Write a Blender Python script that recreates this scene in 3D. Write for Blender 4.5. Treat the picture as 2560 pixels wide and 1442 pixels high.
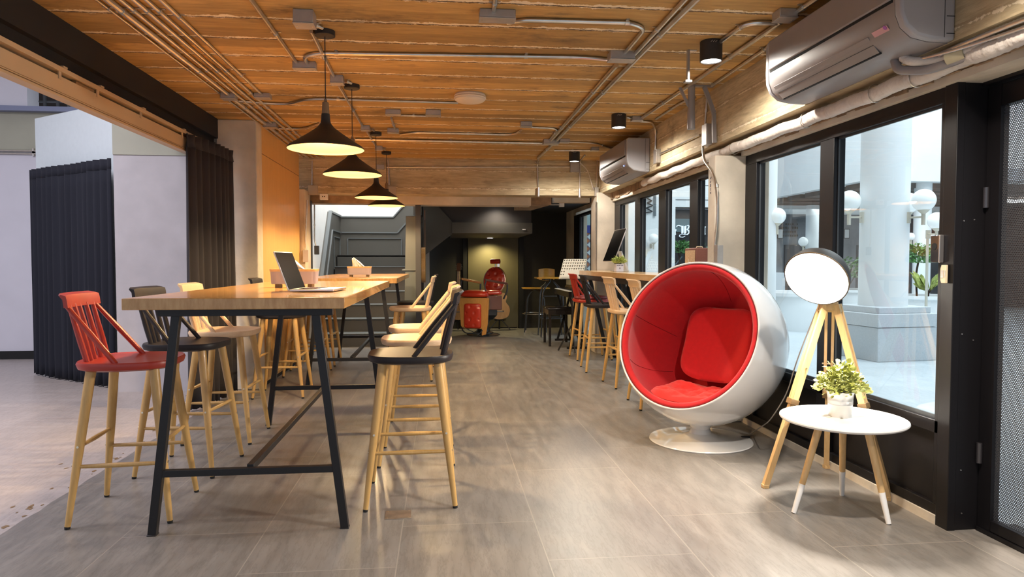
import bpy, bmesh, math, random
from mathutils import Vector, Matrix, noise
random.seed(7)
R = math.radians
for o in list(bpy.data.objects): bpy.data.objects.remove(o)
scene = bpy.context.scene
COL = scene.collection

# ------------------------------------------------------------------ camera, world, exposure
EYE = Vector((0, 0, 1.21))
cam_data = bpy.data.cameras.new('camera'); cam_data.lens = 24; cam_data.sensor_width = 36
cam_data.clip_start = 0.05; cam_data.clip_end = 200
cam = bpy.data.objects.new('camera', cam_data); COL.objects.link(cam)
cam.location = EYE; cam.rotation_euler = (R(90-2.2146), 0, R(-5.9498))
scene.camera = cam
world = bpy.data.worlds.new('world'); scene.world = world; world.use_nodes = True
world.node_tree.nodes['Background'].inputs[0].default_value = (0.74, 0.85, 1.0, 1)
world.node_tree.nodes['Background'].inputs[1].default_value = 0.5
scene.view_settings.view_transform = 'Standard'
scene.view_settings.look = 'None'
scene.view_settings.gamma = 1.0
scene.view_settings.use_curve_mapping = False
scene.view_settings.exposure = 0.8

def lamp(name, kind, loc, energy, color=(1,1,1), size=0.1, rot=None, **kw):
    d = bpy.data.lights.new(name, kind); d.energy = energy; d.color = color
    if kind == 'AREA':
        d.size = size
        if 'size_y' in kw: d.shape = 'RECTANGLE'; d.size_y = kw['size_y']
    else: d.shadow_soft_size = size
    if kind == 'SPOT': d.spot_size = kw.get('cone', R(120)); d.spot_blend = kw.get('blend', .6)
    o = bpy.data.objects.new(name, d); COL.objects.link(o); o.location = loc
    if rot: o.rotation_euler = rot
    return o

PI = math.pi
# tubes of the tall room on the left, area light over the stairs, courtyard lights
lamp('side_room_light', 'AREA', (-4.6, 3.6, 4.2), 170, (.93,.90,1), 3.0, (0,0,0), size_y=3.0)
lamp('stairwell_light', 'AREA', (-1.1, 11.0, 3.9), 60, (1,.96,.90), 1.0, (0,0,0), size_y=1.6)
for _x, _y2 in ((1.6,2.0),(1.6,-.2)):
    lamp('ceiling_spot_behind', 'SPOT', (_x,_y2,2.42), 150, (1,.90,.78), .05, (0,0,0), cone=R(140), blend=.8)
lamp('courtyard_light', 'AREA', (7.0, 8.0, 7.5), 820, (.86,.94,1), 7.0, (0,0,0), size_y=9.0)
lamp('canopy_light', 'AREA', (11.0, 16.5, 2.5), 90, (.9,.96,1), 4.0, (0,0,0), size_y=4.0)

# ------------------------------------------------------------------ placing helpers: a picture point on a known real plane
_f = 24/36*2560
_p, _y = math.radians(2.2146), math.radians(5.9498)
_F = Vector((math.sin(_y)*math.cos(_p), math.cos(_y)*math.cos(_p), -math.sin(_p)))
_R = Vector((math.cos(_y), -math.sin(_y), 0)); _U = _R.cross(_F)
def ray(x, y): return _F + _R*((x-1280)/_f) - _U*((y-721)/_f)
def at_z(x, y, z=0.0): d = ray(x,y); return EYE + d*((z-1.21)/d.z)
def at_x(x, y, X): d = ray(x,y); return EYE + d*(X/d.x)
def at_y(x, y, Y): d = ray(x,y); return EYE + d*(Y/d.y)

# ------------------------------------------------------------------ materials
def nn(t, typ, **kw):
    n = t.nodes.new(typ)
    for k, v in kw.items(): setattr(n, k, v)
    return n
def mat(name, col, rough=.5, metal=0, var=.0, scale=6, bump=0, bscale=60, emit=None, estr=0, coat=0, spec=.5, stretch=(1,1,1), sheen=0):
    m = bpy.data.materials.new(name); m.use_nodes = True; t = m.node_tree
    b = t.nodes['Principled BSDF']
    b.inputs['Base Color'].default_value = (*col, 1); b.inputs['Roughness'].default_value = rough
    b.inputs['Metallic'].default_value = metal; b.inputs['Coat Weight'].default_value = coat
    b.inputs['Specular IOR Level'].default_value = spec
    b.inputs['Sheen Weight'].default_value = sheen
    tc = nn(t, 'ShaderNodeTexCoord'); mp = nn(t, 'ShaderNodeMapping'); mp.inputs['Scale'].default_value = stretch
    t.links.new(tc.outputs['Object'], mp.inputs[0])
    if var > 0:
        n = nn(t, 'ShaderNodeTexNoise'); n.inputs['Scale'].default_value = scale; n.inputs['Detail'].default_value = 6
        t.links.new(mp.outputs[0], n.inputs['Vector'])
        r = nn(t, 'ShaderNodeValToRGB')
        r.color_ramp.elements[0].position = .3; r.color_ramp.elements[1].position = .7
        r.color_ramp.elements[0].color = (*[c*(1-var) for c in col], 1)
        r.color_ramp.elements[1].color = (*[min(1, c*(1+var)) for c in col], 1)
        t.links.new(n.outputs['Fac'], r.inputs[0]); t.links.new(r.outputs[0], b.inputs['Base Color'])
    if bump > 0:
        n2 = nn(t, 'ShaderNodeTexNoise'); n2.inputs['Scale'].default_value = bscale; n2.inputs['Detail'].default_value = 4
        t.links.new(mp.outputs[0], n2.inputs['Vector'])
        bp = nn(t, 'ShaderNodeBump'); bp.inputs['Strength'].default_value = bump; bp.inputs['Distance'].default_value = .01
        t.links.new(n2.outputs['Fac'], bp.inputs['Height']); t.links.new(bp.outputs[0], b.inputs['Normal'])
    if emit:
        b.inputs['Emission Color'].default_value = (*emit, 1); b.inputs['Emission Strength'].default_value = estr
    return m

def math_node(t, op, a, b=None, clamp=False):
    n = nn(t, 'ShaderNodeMath', operation=op); n.use_clamp = clamp
    for i, v in enumerate((a, b)):
        if v is None: continue
        if isinstance(v, (int, float)): n.inputs[i].default_value = v
        else: t.links.new(v, n.inputs[i])
    return n.outputs[0]
def mixc(t, fac, a, b):
    n = nn(t, 'ShaderNodeMix', data_type='RGBA')
    if isinstance(fac, (int, float)): n.inputs[0].default_value = fac
    else: t.links.new(fac, n.inputs[0])
    for s, v in ((6, a), (7, b)):
        if isinstance(v, tuple): n.inputs[s].default_value = (*v, 1)
        else: t.links.new(v, n.inputs[s])
    return n.outputs[2]
def ramp(t, fac, stops):
    r = nn(t, 'ShaderNodeValToRGB'); e = r.color_ramp.elements
    while len(e) < len(stops): e.new(.5)
    for el, (p, c) in zip(e, stops): el.position = p; el.color = (*c, 1)
    t.links.new(fac, r.inputs[0]); return r.outputs[0]
def noise_tex(t, vec, scale, detail=5, rough=.5):
    n = nn(t, 'ShaderNodeTexNoise'); n.inputs['Scale'].default_value = scale; n.inputs['Detail'].default_value = detail
    n.inputs['Roughness'].default_value = rough
    t.links.new(vec, n.inputs['Vector']); return n.outputs['Fac']
def mapped(t, scale=(1,1,1), rot=(0,0,0), loc=(0,0,0)):
    tc = nn(t, 'ShaderNodeTexCoord'); mp = nn(t, 'ShaderNodeMapping')
    mp.inputs['Scale'].default_value = scale; mp.inputs['Rotation'].default_value = rot; mp.inputs['Location'].default_value = loc
    t.links.new(tc.outputs['Object'], mp.inputs[0]); return mp.outputs[0]
def bump_to(t, b, h, strength, dist=.01):
    bp = nn(t, 'ShaderNodeBump'); bp.inputs['Strength'].default_value = strength; bp.inputs['Distance'].default_value = dist
    t.links.new(h, bp.inputs['Height']); t.links.new(bp.outputs[0], b.inputs['Normal'])

def plank_mat(name, c_lo, c_hi, line, pitch, axis, stain=(.05,.03,.02), stain_amt=.6, phase=0.0, pale=(.6,.45,.25), seam_w=-.118, dark_amt=.9):
    """board-marked surface: boards stacked along `axis` (1 = y, 2 = z) with rough seams"""
    m = bpy.data.materials.new(name); m.use_nodes = True; t = m.node_tree; b = t.nodes['Principled BSDF']
    v = mapped(t)
    sep = nn(t, 'ShaderNodeSeparateXYZ'); t.links.new(v, sep.inputs[0])
    st = (.9, 5, 1) if axis == 1 else (.9, .9, 5)
    grain = noise_tex(t, mapped(t, (1.5, 14, 14) if axis == 1 else (2, 2, 16)), 3, 8, .65)
    blotch = noise_tex(t, mapped(t, st), 1.1, 6, .6)
    wob = noise_tex(t, mapped(t, (6, .5, .5)), 3, 6, .7)
    co = sep.outputs[axis]
    u = math_node(t, 'ADD', math_node(t, 'DIVIDE', math_node(t, 'ADD', co, math_node(t, 'MULTIPLY', math_node(t, 'SUBTRACT', wob, .5), .035)), pitch), phase)
    fr = math_node(t, 'FRACT', u); idx = math_node(t, 'FLOOR', u)
    wn = nn(t, 'ShaderNodeTexWhiteNoise', noise_dimensions='1D'); t.links.new(idx, wn.inputs['W'])
    base = mixc(t, blotch, c_lo, c_hi)
    hsv = nn(t, 'ShaderNodeHueSaturation'); t.links.new(base, hsv.inputs['Color'])
    t.links.new(math_node(t, 'ADD', math_node(t, 'MULTIPLY', wn.outputs[0], .6), .66), hsv.inputs['Value'])
    g2 = mixc(t, math_node(t, 'MULTIPLY', math_node(t, 'SUBTRACT', grain, .35, True), 1.5), hsv.outputs[0], tuple(c*.45 for c in c_lo))
    # seam: pale rough ridge next to a dark gap
    d = math_node(t, 'ABSOLUTE', math_node(t, 'SUBTRACT', fr, .5))
    brk = noise_tex(t, mapped(t, (3, 3, 3)), 3.5, 8, .8)
    w1 = math_node(t, 'ADD', math_node(t, 'MULTIPLY', brk, .34), seam_w)
    pal = math_node(t, 'LESS_THAN', d, w1)
    off = math_node(t, 'ABSOLUTE', math_node(t, 'SUBTRACT', fr, .535))
    w2 = math_node(t, 'ADD', math_node(t, 'MULTIPLY', noise_tex(t, mapped(t, (4, 2, 2)), 5, 6, .8), .10), -.030)
    drk = math_node(t, 'LESS_THAN', off, w2)
    c1 = mixc(t, math_node(t, 'MULTIPLY', pal, .9), g2, pale)
    c2 = mixc(t, math_node(t, 'MULTIPLY', drk, dark_amt), c1, line)
    sp = noise_tex(t, mapped(t, (1, 2, 2), loc=(3, 1, 0)), 1.7, 7, .7)
    sm = ramp(t, sp, [(.56, (0,0,0)), (.74, (1,1,1))])
    c3 = mixc(t, math_node(t, 'MULTIPLY', sm, stain_amt), c2, stain)
    t.links.new(c3, b.inputs['Base Color']); b.inputs['Roughness'].default_value = .75
    h = math_node(t, 'ADD', math_node(t, 'MULTIPLY', pal, .8), math_node(t, 'ADD', math_node(t, 'MULTIPLY', drk, -1.0), math_node(t, 'MULTIPLY', grain, .4)))
    bump_to(t, b, h, .8, .012)
    return m

def wood(name, c1, c2, scale=(1, 1, 1), rough=.4, coat=0.1, rings=9):
    m = bpy.data.materials.new(name); m.use_nodes = True; t = m.node_tree; b = t.nodes['Principled BSDF']
    n = noise_tex(t, mapped(t, scale), rings, 8, .6)
    n2 = noise_tex(t, mapped(t, tuple(s*.4 for s in scale)), 3, 4, .5)
    c = mixc(t, math_node(t, 'MULTIPLY', n2, .5), mixc(t, ramp(t, n, [(.35, (0,0,0)), (.65, (1,1,1))]), c1, c2), tuple(x*.75 for x in c1))
    t.links.new(c, b.inputs['Base Color']); b.inputs['Roughness'].default_value = rough; b.inputs['Coat Weight'].default_value = coat
    bump_to(t, b, n, .08, .003)
    return m

M = {}
M['ceiling'] = plank_mat('ceiling_boards', (.36,.19,.045), (.64,.39,.13), (.06,.03,.012), .352, 1, phase=.43, pale=(.80,.66,.45), stain_amt=.8)
M['beam'] = plank_mat('board_marked_beam', (.42,.32,.18), (.66,.55,.36), (.22,.14,.07), .23, 2, stain_amt=.55, pale=(.74,.64,.46), phase=.1, seam_w=-.15, dark_amt=.35)
M['concrete'] = mat('warm_concrete', (.58,.51,.41), .85, var=.24, scale=2.5, bump=.25, bscale=30)
M['plaster_lilac'] = mat('lilac_plaster', (.46,.43,.44), .85, var=.10, scale=3, bump=.1, bscale=20)
M['plaster_olive'] = mat('olive_plaster', (.36,.35,.28), .85, var=.08, scale=2)
M['pale_wall'] = mat('pale_green_wall', (.62,.68,.70), .8, var=.02, scale=20)
M['lav_wall'] = mat('lavender_wall', (.62,.60,.66), .8, var=.04, scale=2)
M['black_paint'] = mat('black_paint', (.005,.0045,.0045), .7)
M['frame_black'] = mat('black_window_metal', (.007,.006,.007), .42, spec=.3)
M['tan_steel'] = mat('tan_painted_steel', (.52,.38,.23), .5, var=.04, scale=3)
M['curtain_blue'] = mat('midnight_curtain', (.007,.008,.016), .9, sheen=.02, bump=.15, bscale=400)
M['curtain_brown'] = mat('charcoal_brown_curtain', (.030,.026,.029), .9, sheen=.04, bump=.15, bscale=400)
M['steel'] = mat('galvanised_steel', (.62,.58,.52), .32, 1.0, var=.12, scale=14)
M['box_grey'] = mat('grey_junction_box', (.40,.37,.34), .45, .6, var=.1, scale=10)
M['paint_box'] = mat('painted_box', (.42,.36,.28), .6, .2)
M['black_metal'] = mat('black_powder_metal', (.016,.015,.016), .42, .3)
M['leg_wood'] = wood('oak_leg', (.55,.32,.10), (.62,.38,.13), (14, 14, 1.5), .38, .15)
M['lamp_wood'] = wood('pine_lamp_leg', (.66,.42,.18), (.74,.50,.24), (10, 10, 1.2), .4)
M['top_wood'] = wood('oak_table_top', (.46,.23,.065), (.62,.36,.13), (6, .9, 1.5), .22, .35)
M['counter_wood'] = wood('oak_counter', (.58,.35,.15), (.66,.42,.20), (7, 1.0, 1.5), .25, .3)
M['panel_wood'] = wood('maple_panel', (.62,.36,.12), (.70,.43,.17), (22, 22, .8), .5, .05)
M['stool_black'] = mat('black_stained_wood', (.020,.016,.017), .42, var=.1, spec=.3)
M['stool_red'] = mat('red_stained_wood', (.36,.028,.014), .38, var=.1, coat=.1)
M['stool_nat'] = wood('beech_seat', (.66,.46,.28), (.74,.54,.35), (3, 14, 14), .42, .05)
M['rubber'] = mat('black_rubber', (.01,.01,.01), .8)
M['screw'] = mat('bright_screw', (.7,.6,.45), .3, 1)
M['white_gloss'] = mat('white_gloss_shell', (.70,.69,.68), .12, coat=.6)
M['red_fabric'] = mat('red_wool', (.56,.007,.012), .9, var=.05, scale=40, bump=.25, bscale=350, sheen=.25)
M['red_seat'] = mat('red_seat_fabric', (.70,.016,.010), .9, var=.05, scale=40, bump=.25, bscale=300, sheen=.25)
M['seam'] = mat('dark_red_seam', (.20,.004,.006), .9)
M['white_satin'] = mat('white_satin', (.82,.81,.79), .35)
M['shade_black'] = mat('black_shade', (.018,.014,.012), .55)
M['shade_inside'] = mat('cream_shade_inside', (.90,.62,.30), .6)
M['neck_wood'] = wood('dark_neck_wood', (.20,.12,.06), (.26,.16,.08), (10,10,2), .5)
M['bulb_warm'] = mat('warm_bulb', (1,.8,.5), .5, emit=(1,.72,.36), estr=30)
M['bulb_white'] = mat('lamp_bulb', (1,1,1), .5, emit=(1,.93,.82), estr=60)
M['led_white'] = mat('downlight_disc', (1,1,1), .5, emit=(1,.95,.9), estr=9)
M['ac_grey'] = mat('taupe_grey_plastic', (.25,.225,.22), .42, var=.05, scale=5)
M['ac_side'] = mat('pale_grey_plastic', (.33,.325,.34), .4)
M['gap'] = mat('dark_gap', (.01,.01,.01), .9)
M['wrap'] = mat('white_wrapped_pipe', (.66,.60,.54), .8, var=.12, scale=9, bump=.5, bscale=45)
M['flex'] = mat('flexible_steel', (.7,.7,.7), .28, 1)
M['tag_beige'] = mat('beige_tag', (.52,.46,.30), .7)
M['pink'] = mat('pink_sticker', (.55,.30,.32), .6)
M['purple'] = mat('purple_sticker', (.30,.08,.32), .6)
M['white'] = mat('plain_white', (.80,.80,.80), .6)
M['paper'] = mat('tissue_paper', (.9,.9,.9), .8, bump=.2, bscale=20)
M['ribbed'] = mat('grey_ribbed_fabric', (.40,.37,.41), .8)
M['bamboo'] = wood('bamboo_rim', (.66,.42,.16), (.74,.50,.22), (5, 12, 12), .45)
M['alu'] = mat('aluminium', (.62,.58,.56), .3, .9)
M['screen'] = mat('dark_glass_screen', (.003,.003,.003), .22, spec=.25)
M['pot_zinc'] = mat('white_zinc', (.66,.65,.64), .35, .5)
M['soil'] = mat('soil', (.05,.03,.02), .95)
M['leaf_y'] = mat('yellow_green_leaf', (.38,.40,.10), .5, var=.45, scale=25)
M['leaf_l'] = mat('light_green_leaf', (.44,.50,.13), .55, var=.3, scale=30)
M['leaf_g'] = mat('green_leaf', (.10,.24,.07), .5, var=.4, scale=12)
M['leaf_d'] = mat('deep_green_leaf', (.07,.20,.12), .5, var=.35, scale=12)
M['stair_grey'] = mat('stair_wall_grey', (.085,.083,.075), .5)
M['stair_light'] = mat('grey_painted_timber', (.125,.145,.155), .5)
M['stair_dark'] = mat('dark_jamb', (.045,.046,.052), .5)
M['soffit'] = mat('dark_grey_soffit', (.060,.057,.050), .6)
M['back_black'] = mat('black_brown_wall', (.022,.019,.014), .7, var=.1, scale=2)
M['door_olive'] = mat('olive_door', (.095,.080,.040), .6)
M['leather'] = mat('oxblood_leather', (.50,.035,.014), .22, coat=.5, bump=.15, bscale=60)
M['leather_dark'] = mat('dark_leather', (.13,.05,.035), .3, coat=.3)
M['chair_oak'] = wood('honey_oak', (.50,.24,.06), (.58,.30,.09), (8,8,2), .35, .3)
M['enamel'] = mat('dark_enamel', (.035,.040,.050), .25, .2, coat=.3)
M['chrome'] = mat('chrome', (.75,.75,.75), .15, 1)
M['guitar_top'] = wood('spruce_top', (.60,.32,.10), (.68,.39,.14), (8,8,1.5), .3, .5)
M['guitar_side'] = mat('brown_guitar_side', (.16,.06,.025), .3, coat=.5)
M['fretboard'] = mat('fretboard', (.10,.06,.035), .4)
M['guitar_neck'] = mat('pale_neck', (.60,.46,.30), .4)
M['yellow_wood'] = wood('varnished_plywood', (.62,.30,.03), (.70,.37,.05), (3,3,12), .3, .4)
M['piano_black'] = mat('piano_black', (.010,.008,.008), .22, coat=.3)
M['key_white'] = mat('white_keys', (.75,.74,.70), .4)
M['stand_cream'] = mat('cream_metal', (.62,.60,.50), .4)
M['tolex'] = mat('brown_tolex', (.19,.065,.045), .55, bump=.3, bscale=200)
M['grille'] = mat('woven_grille', (.48,.33,.19), .8, var=.25, scale=120)
M['court_white'] = mat('courtyard_white', (.78,.80,.80), .7, var=.03, scale=2)
M['court_grey'] = mat('courtyard_grey_wall', (.30,.31,.33), .85, var=.35, scale=1.3, bump=.2, bscale=8)
M['court_brown'] = mat('brown_louvre', (.16,.13,.11), .7, var=.2, scale=3)
M['court_dark'] = mat('dark_shopfront', (.014,.013,.015), .5)
M['court_brick'] = mat('brown_interior', (.10,.05,.035), .8)
M['terrazzo'] = mat('pale_terrazzo', (.52,.55,.57), .5, var=.06, scale=60)
M['globe'] = mat('opal_globe', (.80,.82,.80), .25, emit=(.9,.95,1), estr=.12)
M['lamp_cream'] = mat('cream_lamp_metal', (.60,.56,.46), .4, .3)
M['umber'] = mat('umber_plaster', (.30,.20,.12), .9, var=.35, scale=7, bump=.6, bscale=18)
M['beige'] = mat('beige_plastic', (.66,.55,.36), .5)
M['reader'] = mat('reader_black', (.03,.027,.03), .15, coat=.5)
M['ink'] = mat('ink_marks', (.06,.05,.10), .8)
M['sign_white'] = mat('white_sign_letters', (.80,.86,.92), .5, emit=(.75,.85,1), estr=.35)
M['led_blue'] = mat('blue_led', (.1,.2,1), .4, emit=(.15,.3,1), estr=6)
M['cap_brown'] = mat('brown_cap', (.20,.12,.05), .5)
M['smoke'] = mat('ivory_plastic', (.62,.53,.42), .5)
M['brass_plate'] = mat('steel_floor_plate', (.42,.36,.30), .35, .8, var=.2, scale=20)

def glass_mat(name, tint=(.93,.97,.97), gloss=1.0):
    m = bpy.data.materials.new(name); m.use_nodes = True; t = m.node_tree
    t.nodes.remove(t.nodes['Principled BSDF']); out = t.nodes['Material Output']
    tr = nn(t, 'ShaderNodeBsdfTransparent'); tr.inputs[0].default_value = (*tint, 1)
    gl = nn(t, 'ShaderNodeBsdfGlossy'); gl.inputs['Roughness'].default_value = 0.0
    fr = nn(t, 'ShaderNodeFresnel'); fr.inputs['IOR'].default_value = 1.5
    mx = nn(t, 'ShaderNodeMixShader')
    geo = nn(t, 'ShaderNodeNewGeometry')
    front = math_node(t, 'SUBTRACT', 1.0, geo.outputs['Backfacing'])
    t.links.new(math_node(t, 'MULTIPLY', math_node(t, 'MULTIPLY', fr.outputs[0], 1.6*gloss, True), front), mx.inputs[0])
    t.links.new(tr.outputs[0], mx.inputs[1]); t.links.new(gl.outputs[0], mx.inputs[2]); t.links.new(mx.outputs[0], out.inputs[0])
    return m
M['glass'] = glass_mat('window_glass')

def mesh_metal():
    m = bpy.data.materials.new('perforated_metal'); m.use_nodes = True; t = m.node_tree
    b = t.nodes['Principled BSDF']; out = t.nodes['Material Output']
    b.inputs['Base Color'].default_value = (.06,.06,.065,1); b.inputs['Roughness'].default_value = .4
    v = mapped(t); s = nn(t, 'ShaderNodeSeparateXYZ'); t.links.new(v, s.inputs[0])
    P = .0088
    def lat(ou, ov):
        a = math_node(t, 'SUBTRACT', math_node(t, 'FRACT', math_node(t, 'ADD', math_node(t, 'DIVIDE', s.outputs[1], P*1.0), ou+100)), .5)
        c = math_node(t, 'SUBTRACT', math_node(t, 'FRACT', math_node(t, 'ADD', math_node(t, 'DIVIDE', s.outputs[2], P*1.732), ov+100)), .5)
        c = math_node(t, 'MULTIPLY', c, 1.732)
        return math_node(t, 'SQRT', math_node(t, 'ADD', math_node(t, 'MULTIPLY', a, a), math_node(t, 'MULTIPLY', c, c)))
    d = math_node(t, 'MINIMUM', lat(0, 0), lat(.5, .5))
    hole = math_node(t, 'LESS_THAN', d, .36)
    tr = nn(t, 'ShaderNodeBsdfTransparent'); mx = nn(t, 'ShaderNodeMixShader')
    t.links.new(hole, mx.inputs[0]); t.links.new(b.outputs[0], mx.inputs[1]); t.links.new(tr.outputs[0], mx.inputs[2]); t.links.new(mx.outputs[0], out.inputs[0])
    return m
M['perforated'] = mesh_metal()

def floor_mat(name, c1, c2, line, tile, gloss, offset=.35, streak=(1,1,1)):
    m = bpy.data.materials.new(name); m.use_nodes = True; t = m.node_tree; b = t.nodes['Principled BSDF']
    br = nn(t, 'ShaderNodeTexBrick'); br.offset = offset
    br.inputs['Scale'].default_value = 1; br.inputs['Brick Width'].default_value = tile[1]; br.inputs['Row Height'].default_value = tile[0]
    br.inputs['Mortar Size'].default_value = .0028; br.inputs['Mortar Smooth'].default_value = .2
    br.inputs['Color1'].default_value = (0,0,0,1); br.inputs['Color2'].default_value = (1,1,1,1); br.inputs['Mortar'].default_value = (.5,.5,.5,1)
    t.links.new(mapped(t, rot=(0,0,R(90)), loc=(.3,.18,0)), br.inputs['Vector'])
    sepc = nn(t, 'ShaderNodeSeparateColor'); t.links.new(br.outputs['Color'], sepc.inputs[0])
    st = noise_tex(t, mapped(t, streak), 2.2, 9, .62)
    st2 = noise_tex(t, mapped(t, tuple(s*.45 for s in streak), loc=(5,2,0)), 1.2, 5, .6)
    a = mixc(t, ramp(t, st, [(.3,(0,0,0)), (.72,(1,1,1))]), c1, c2)
    a = mixc(t, math_node(t, 'MULTIPLY', st2, .5), a, tuple(x*.78 for x in c1))
    hsv = nn(t, 'ShaderNodeHueSaturation'); t.links.new(a, hsv.inputs['Color'])
    t.links.new(math_node(t, 'ADD', math_node(t, 'MULTIPLY', sepc.outputs[0], .10), .95), hsv.inputs['Value'])
    vn = noise_tex(t, mapped(t, (9, 1.3, 1), rot=(0,0,R(14)), loc=(2,7,0)), 2.6, 10, .68)
    vein = ramp(t, math_node(t, 'ABSOLUTE', math_node(t, 'SUBTRACT', vn, .5)), [(0, (1,1,1)), (.035, (0,0,0))])
    hv = mixc(t, math_node(t, 'MULTIPLY', vein, .30), hsv.outputs[0], tuple(x*.45 for x in c1))
    c = mixc(t, br.outputs['Fac'], hv, line)
    t.links.new(c, b.inputs['Base Color'])
    t.links.new(math_node(t, 'ADD', math_node(t, 'MULTIPLY', st, .22), gloss), b.inputs['Roughness'])
    bump_to(t, b, math_node(t, 'SUBTRACT', math_node(t, 'MULTIPLY', st, .12), br.outputs['Fac']), .12, .004)
    return m
M['floor'] = floor_mat('grey_wood_tile', (.165,.15,.135), (.275,.25,.225), (.275,.245,.21), (.61, 1.2), .24, streak=(7,1.2,1))
M['floor2'] = floor_mat('pale_stone_floor', (.38,.33,.31), (.50,.45,.43), (.40,.36,.35), (3.0, 3.0), .28, streak=(1.2,9,1))
M['court_floor'] = floor_mat('courtyard_paving', (.50,.55,.58), (.58,.62,.64), (.42,.46,.48), (.6, .6), .25, 0, (2,2,1))

def tile_mat():
    m = bpy.data.materials.new('patterned_tiles'); m.use_nodes = True; t = m.node_tree; b = t.nodes['Principled BSDF']
    s = nn(t, 'ShaderNodeSeparateXYZ'); t.links.new(mapped(t), s.inputs[0])
    P = .155
    def f(o): return math_node(t, 'ABSOLUTE', math_node(t, 'SUBTRACT', math_node(t, 'FRACT', math_node(t, 'ADD', math_node(t, 'DIVIDE', o, P), 50)), .5))
    a, c = f(s.outputs[0]), f(s.outputs[2])
    d = math_node(t, 'ADD', a, c)
    ck = math_node(t, 'MAXIMUM', math_node(t, 'SUBTRACT', .5, a), math_node(t, 'SUBTRACT', .5, c))
    col = mixc(t, math_node(t, 'LESS_THAN', d, .46), (.62,.72,.74), (.20,.17,.20))
    col = mixc(t, math_node(t, 'LESS_THAN', d, .30), col, (.36,.13,.08))
    col = mixc(t, math_node(t, 'LESS_THAN', d, .16), col, (.55,.22,.06))
    col = mixc(t, math_node(t, 'LESS_THAN', ck, .08), col, (.10,.06,.08))
    t.links.new(col, b.inputs['Base Color']); b.inputs['Roughness'].default_value = .3
    return m
M['tiles'] = tile_mat()

# ------------------------------------------------------------------ mesh helpers
def V(*a): return Vector(a)
def box(bm, x0, x1, y0, y1, z0, z1, mtx=None):
    vs = [bm.verts.new(p) for p in ((x0,y0,z0),(x1,y0,z0),(x1,y1,z0),(x0,y1,z0),(x0,y0,z1),(x1,y0,z1),(x1,y1,z1),(x0,y1,z1))]
    for f in ((0,3,2,1),(4,5,6,7),(0,1,5,4),(1,2,6,5),(2,3,7,6),(3,0,4,7)): bm.faces.new([vs[i] for i in f])
    if mtx: bmesh.ops.transform(bm, matrix=mtx, verts=vs)
    return vs
def frame_of(d, up=None):
    d = d.normalized()
    up = up or (V(0,0,1) if abs(d.z) < .9 else V(0,1,0))
    a = up.cross(d).normalized(); b = d.cross(a).normalized()
    return a, b, d
def loft(bm, rings, cap=True, close=False):
    prev = None; first = None
    for r in rings:
        vs = [bm.verts.new(p) for p in r]
        if prev:
            n = len(vs)
            for i in range(n): bm.faces.new((prev[i], prev[(i+1)%n], vs[(i+1)%n], vs[i]))
        else: first = vs
        prev = vs
    n = len(prev)
    if close:
        for i in range(n): bm.faces.new((prev[i], prev[(i+1)%n], first[(i+1)%n], first[i]))
    elif cap:
        bm.faces.new(list(reversed(first))); bm.faces.new(prev)
def cone(bm, p0, p1, r0, r1=None, seg=14, mid=None):
    p0, p1 = Vector(p0), Vector(p1); r1 = r0 if r1 is None else r1
    a, b, d = frame_of(p1-p0)
    st = [(0, r0)] + (mid or []) + [(1, r1)]
    loft(bm, [[p0.lerp(p1, s) + a*math.cos(2*PI*k/seg)*r + b*math.sin(2*PI*k/seg)*r for k in range(seg)] for s, r in st])
def bar(bm, p0, p1, w, h, up=None):
    """rectangular bar, w across, h along up"""
    p0, p1 = Vector(p0), Vector(p1); a, b, d = frame_of(p1-p0, up)
    q = [(-w/2,-h/2),(w/2,-h/2),(w/2,h/2),(-w/2,h/2)]
    loft(bm, [[p + a*u + b*v for u, v in q] for p in (p0, p1)])
def smooth_path(pts, rad=.06, n=6):
    pts = [Vector(p) for p in pts]
    if len(pts) < 3: return pts
    out = [pts[0]]
    for i in range(1, len(pts)-1):
        p, a, b = pts[i], pts[i-1], pts[i+1]
        la, lb = (a-p).length, (b-p).length
        k = min(rad, la*.45, lb*.45)
        s, e = p+(a-p).normalized()*k, p+(b-p).normalized()*k
        for j in range(n+1):
            t = j/n; out.append(s*(1-t)**2 + p*2*t*(1-t) + e*t*t)
    out.append(pts[-1]); return out
def tube(bm, pts, r, seg=10, rad=.06, wob=0):
    P = smooth_path(pts, rad); rings = []; a = None
    for i, p in enumerate(P):
        d = (P[min(i+1, len(P)-1)] - P[max(i-1, 0)]).normalized()
        if a is None: a, b, _ = frame_of(d)
        else:
            a = (a - d*a.dot(d)).normalized(); b = d.cross(a)
        rr = r*(1+wob*random.uniform(-1,1)) if wob else r
        rings.append([p + a*math.cos(2*PI*k/seg)*rr + b*math.sin(2*PI*k/seg)*rr for k in range(seg)])
    loft(bm, rings)
def lathe(bm, prof, seg=48, mtx=None, cap0=False, cap1=False):
    rings = [[V(r*math.cos(2*PI*k/seg), r*math.sin(2*PI*k/seg), z) for k in range(seg)] for r, z in prof]
    if mtx: rings = [[mtx @ p for p in rg] for rg in rings]
    vs = [[bm.verts.new(p) for p in rg] for rg in rings]
    for u, v in zip(vs, vs[1:]):
        for i in range(seg): bm.faces.new((u[i], u[(i+1)%seg], v[(i+1)%seg], v[i]))
    if cap0: bm.faces.new(list(reversed(vs[0])))
    if cap1: bm.faces.new(vs[-1])
def prism(bm, pts, d, fn=None):
    """outline pts (list of Vectors) pushed along vector d"""
    a = [bm.verts.new(p) for p in pts]; b = [bm.verts.new(p + d) for p in pts]
    n = len(a); bm.faces.new(a); bm.faces.new(list(reversed(b)))
    for i in range(n): bm.faces.new((a[(i+1)%n], a[i], b[i], b[(i+1)%n]))
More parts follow.
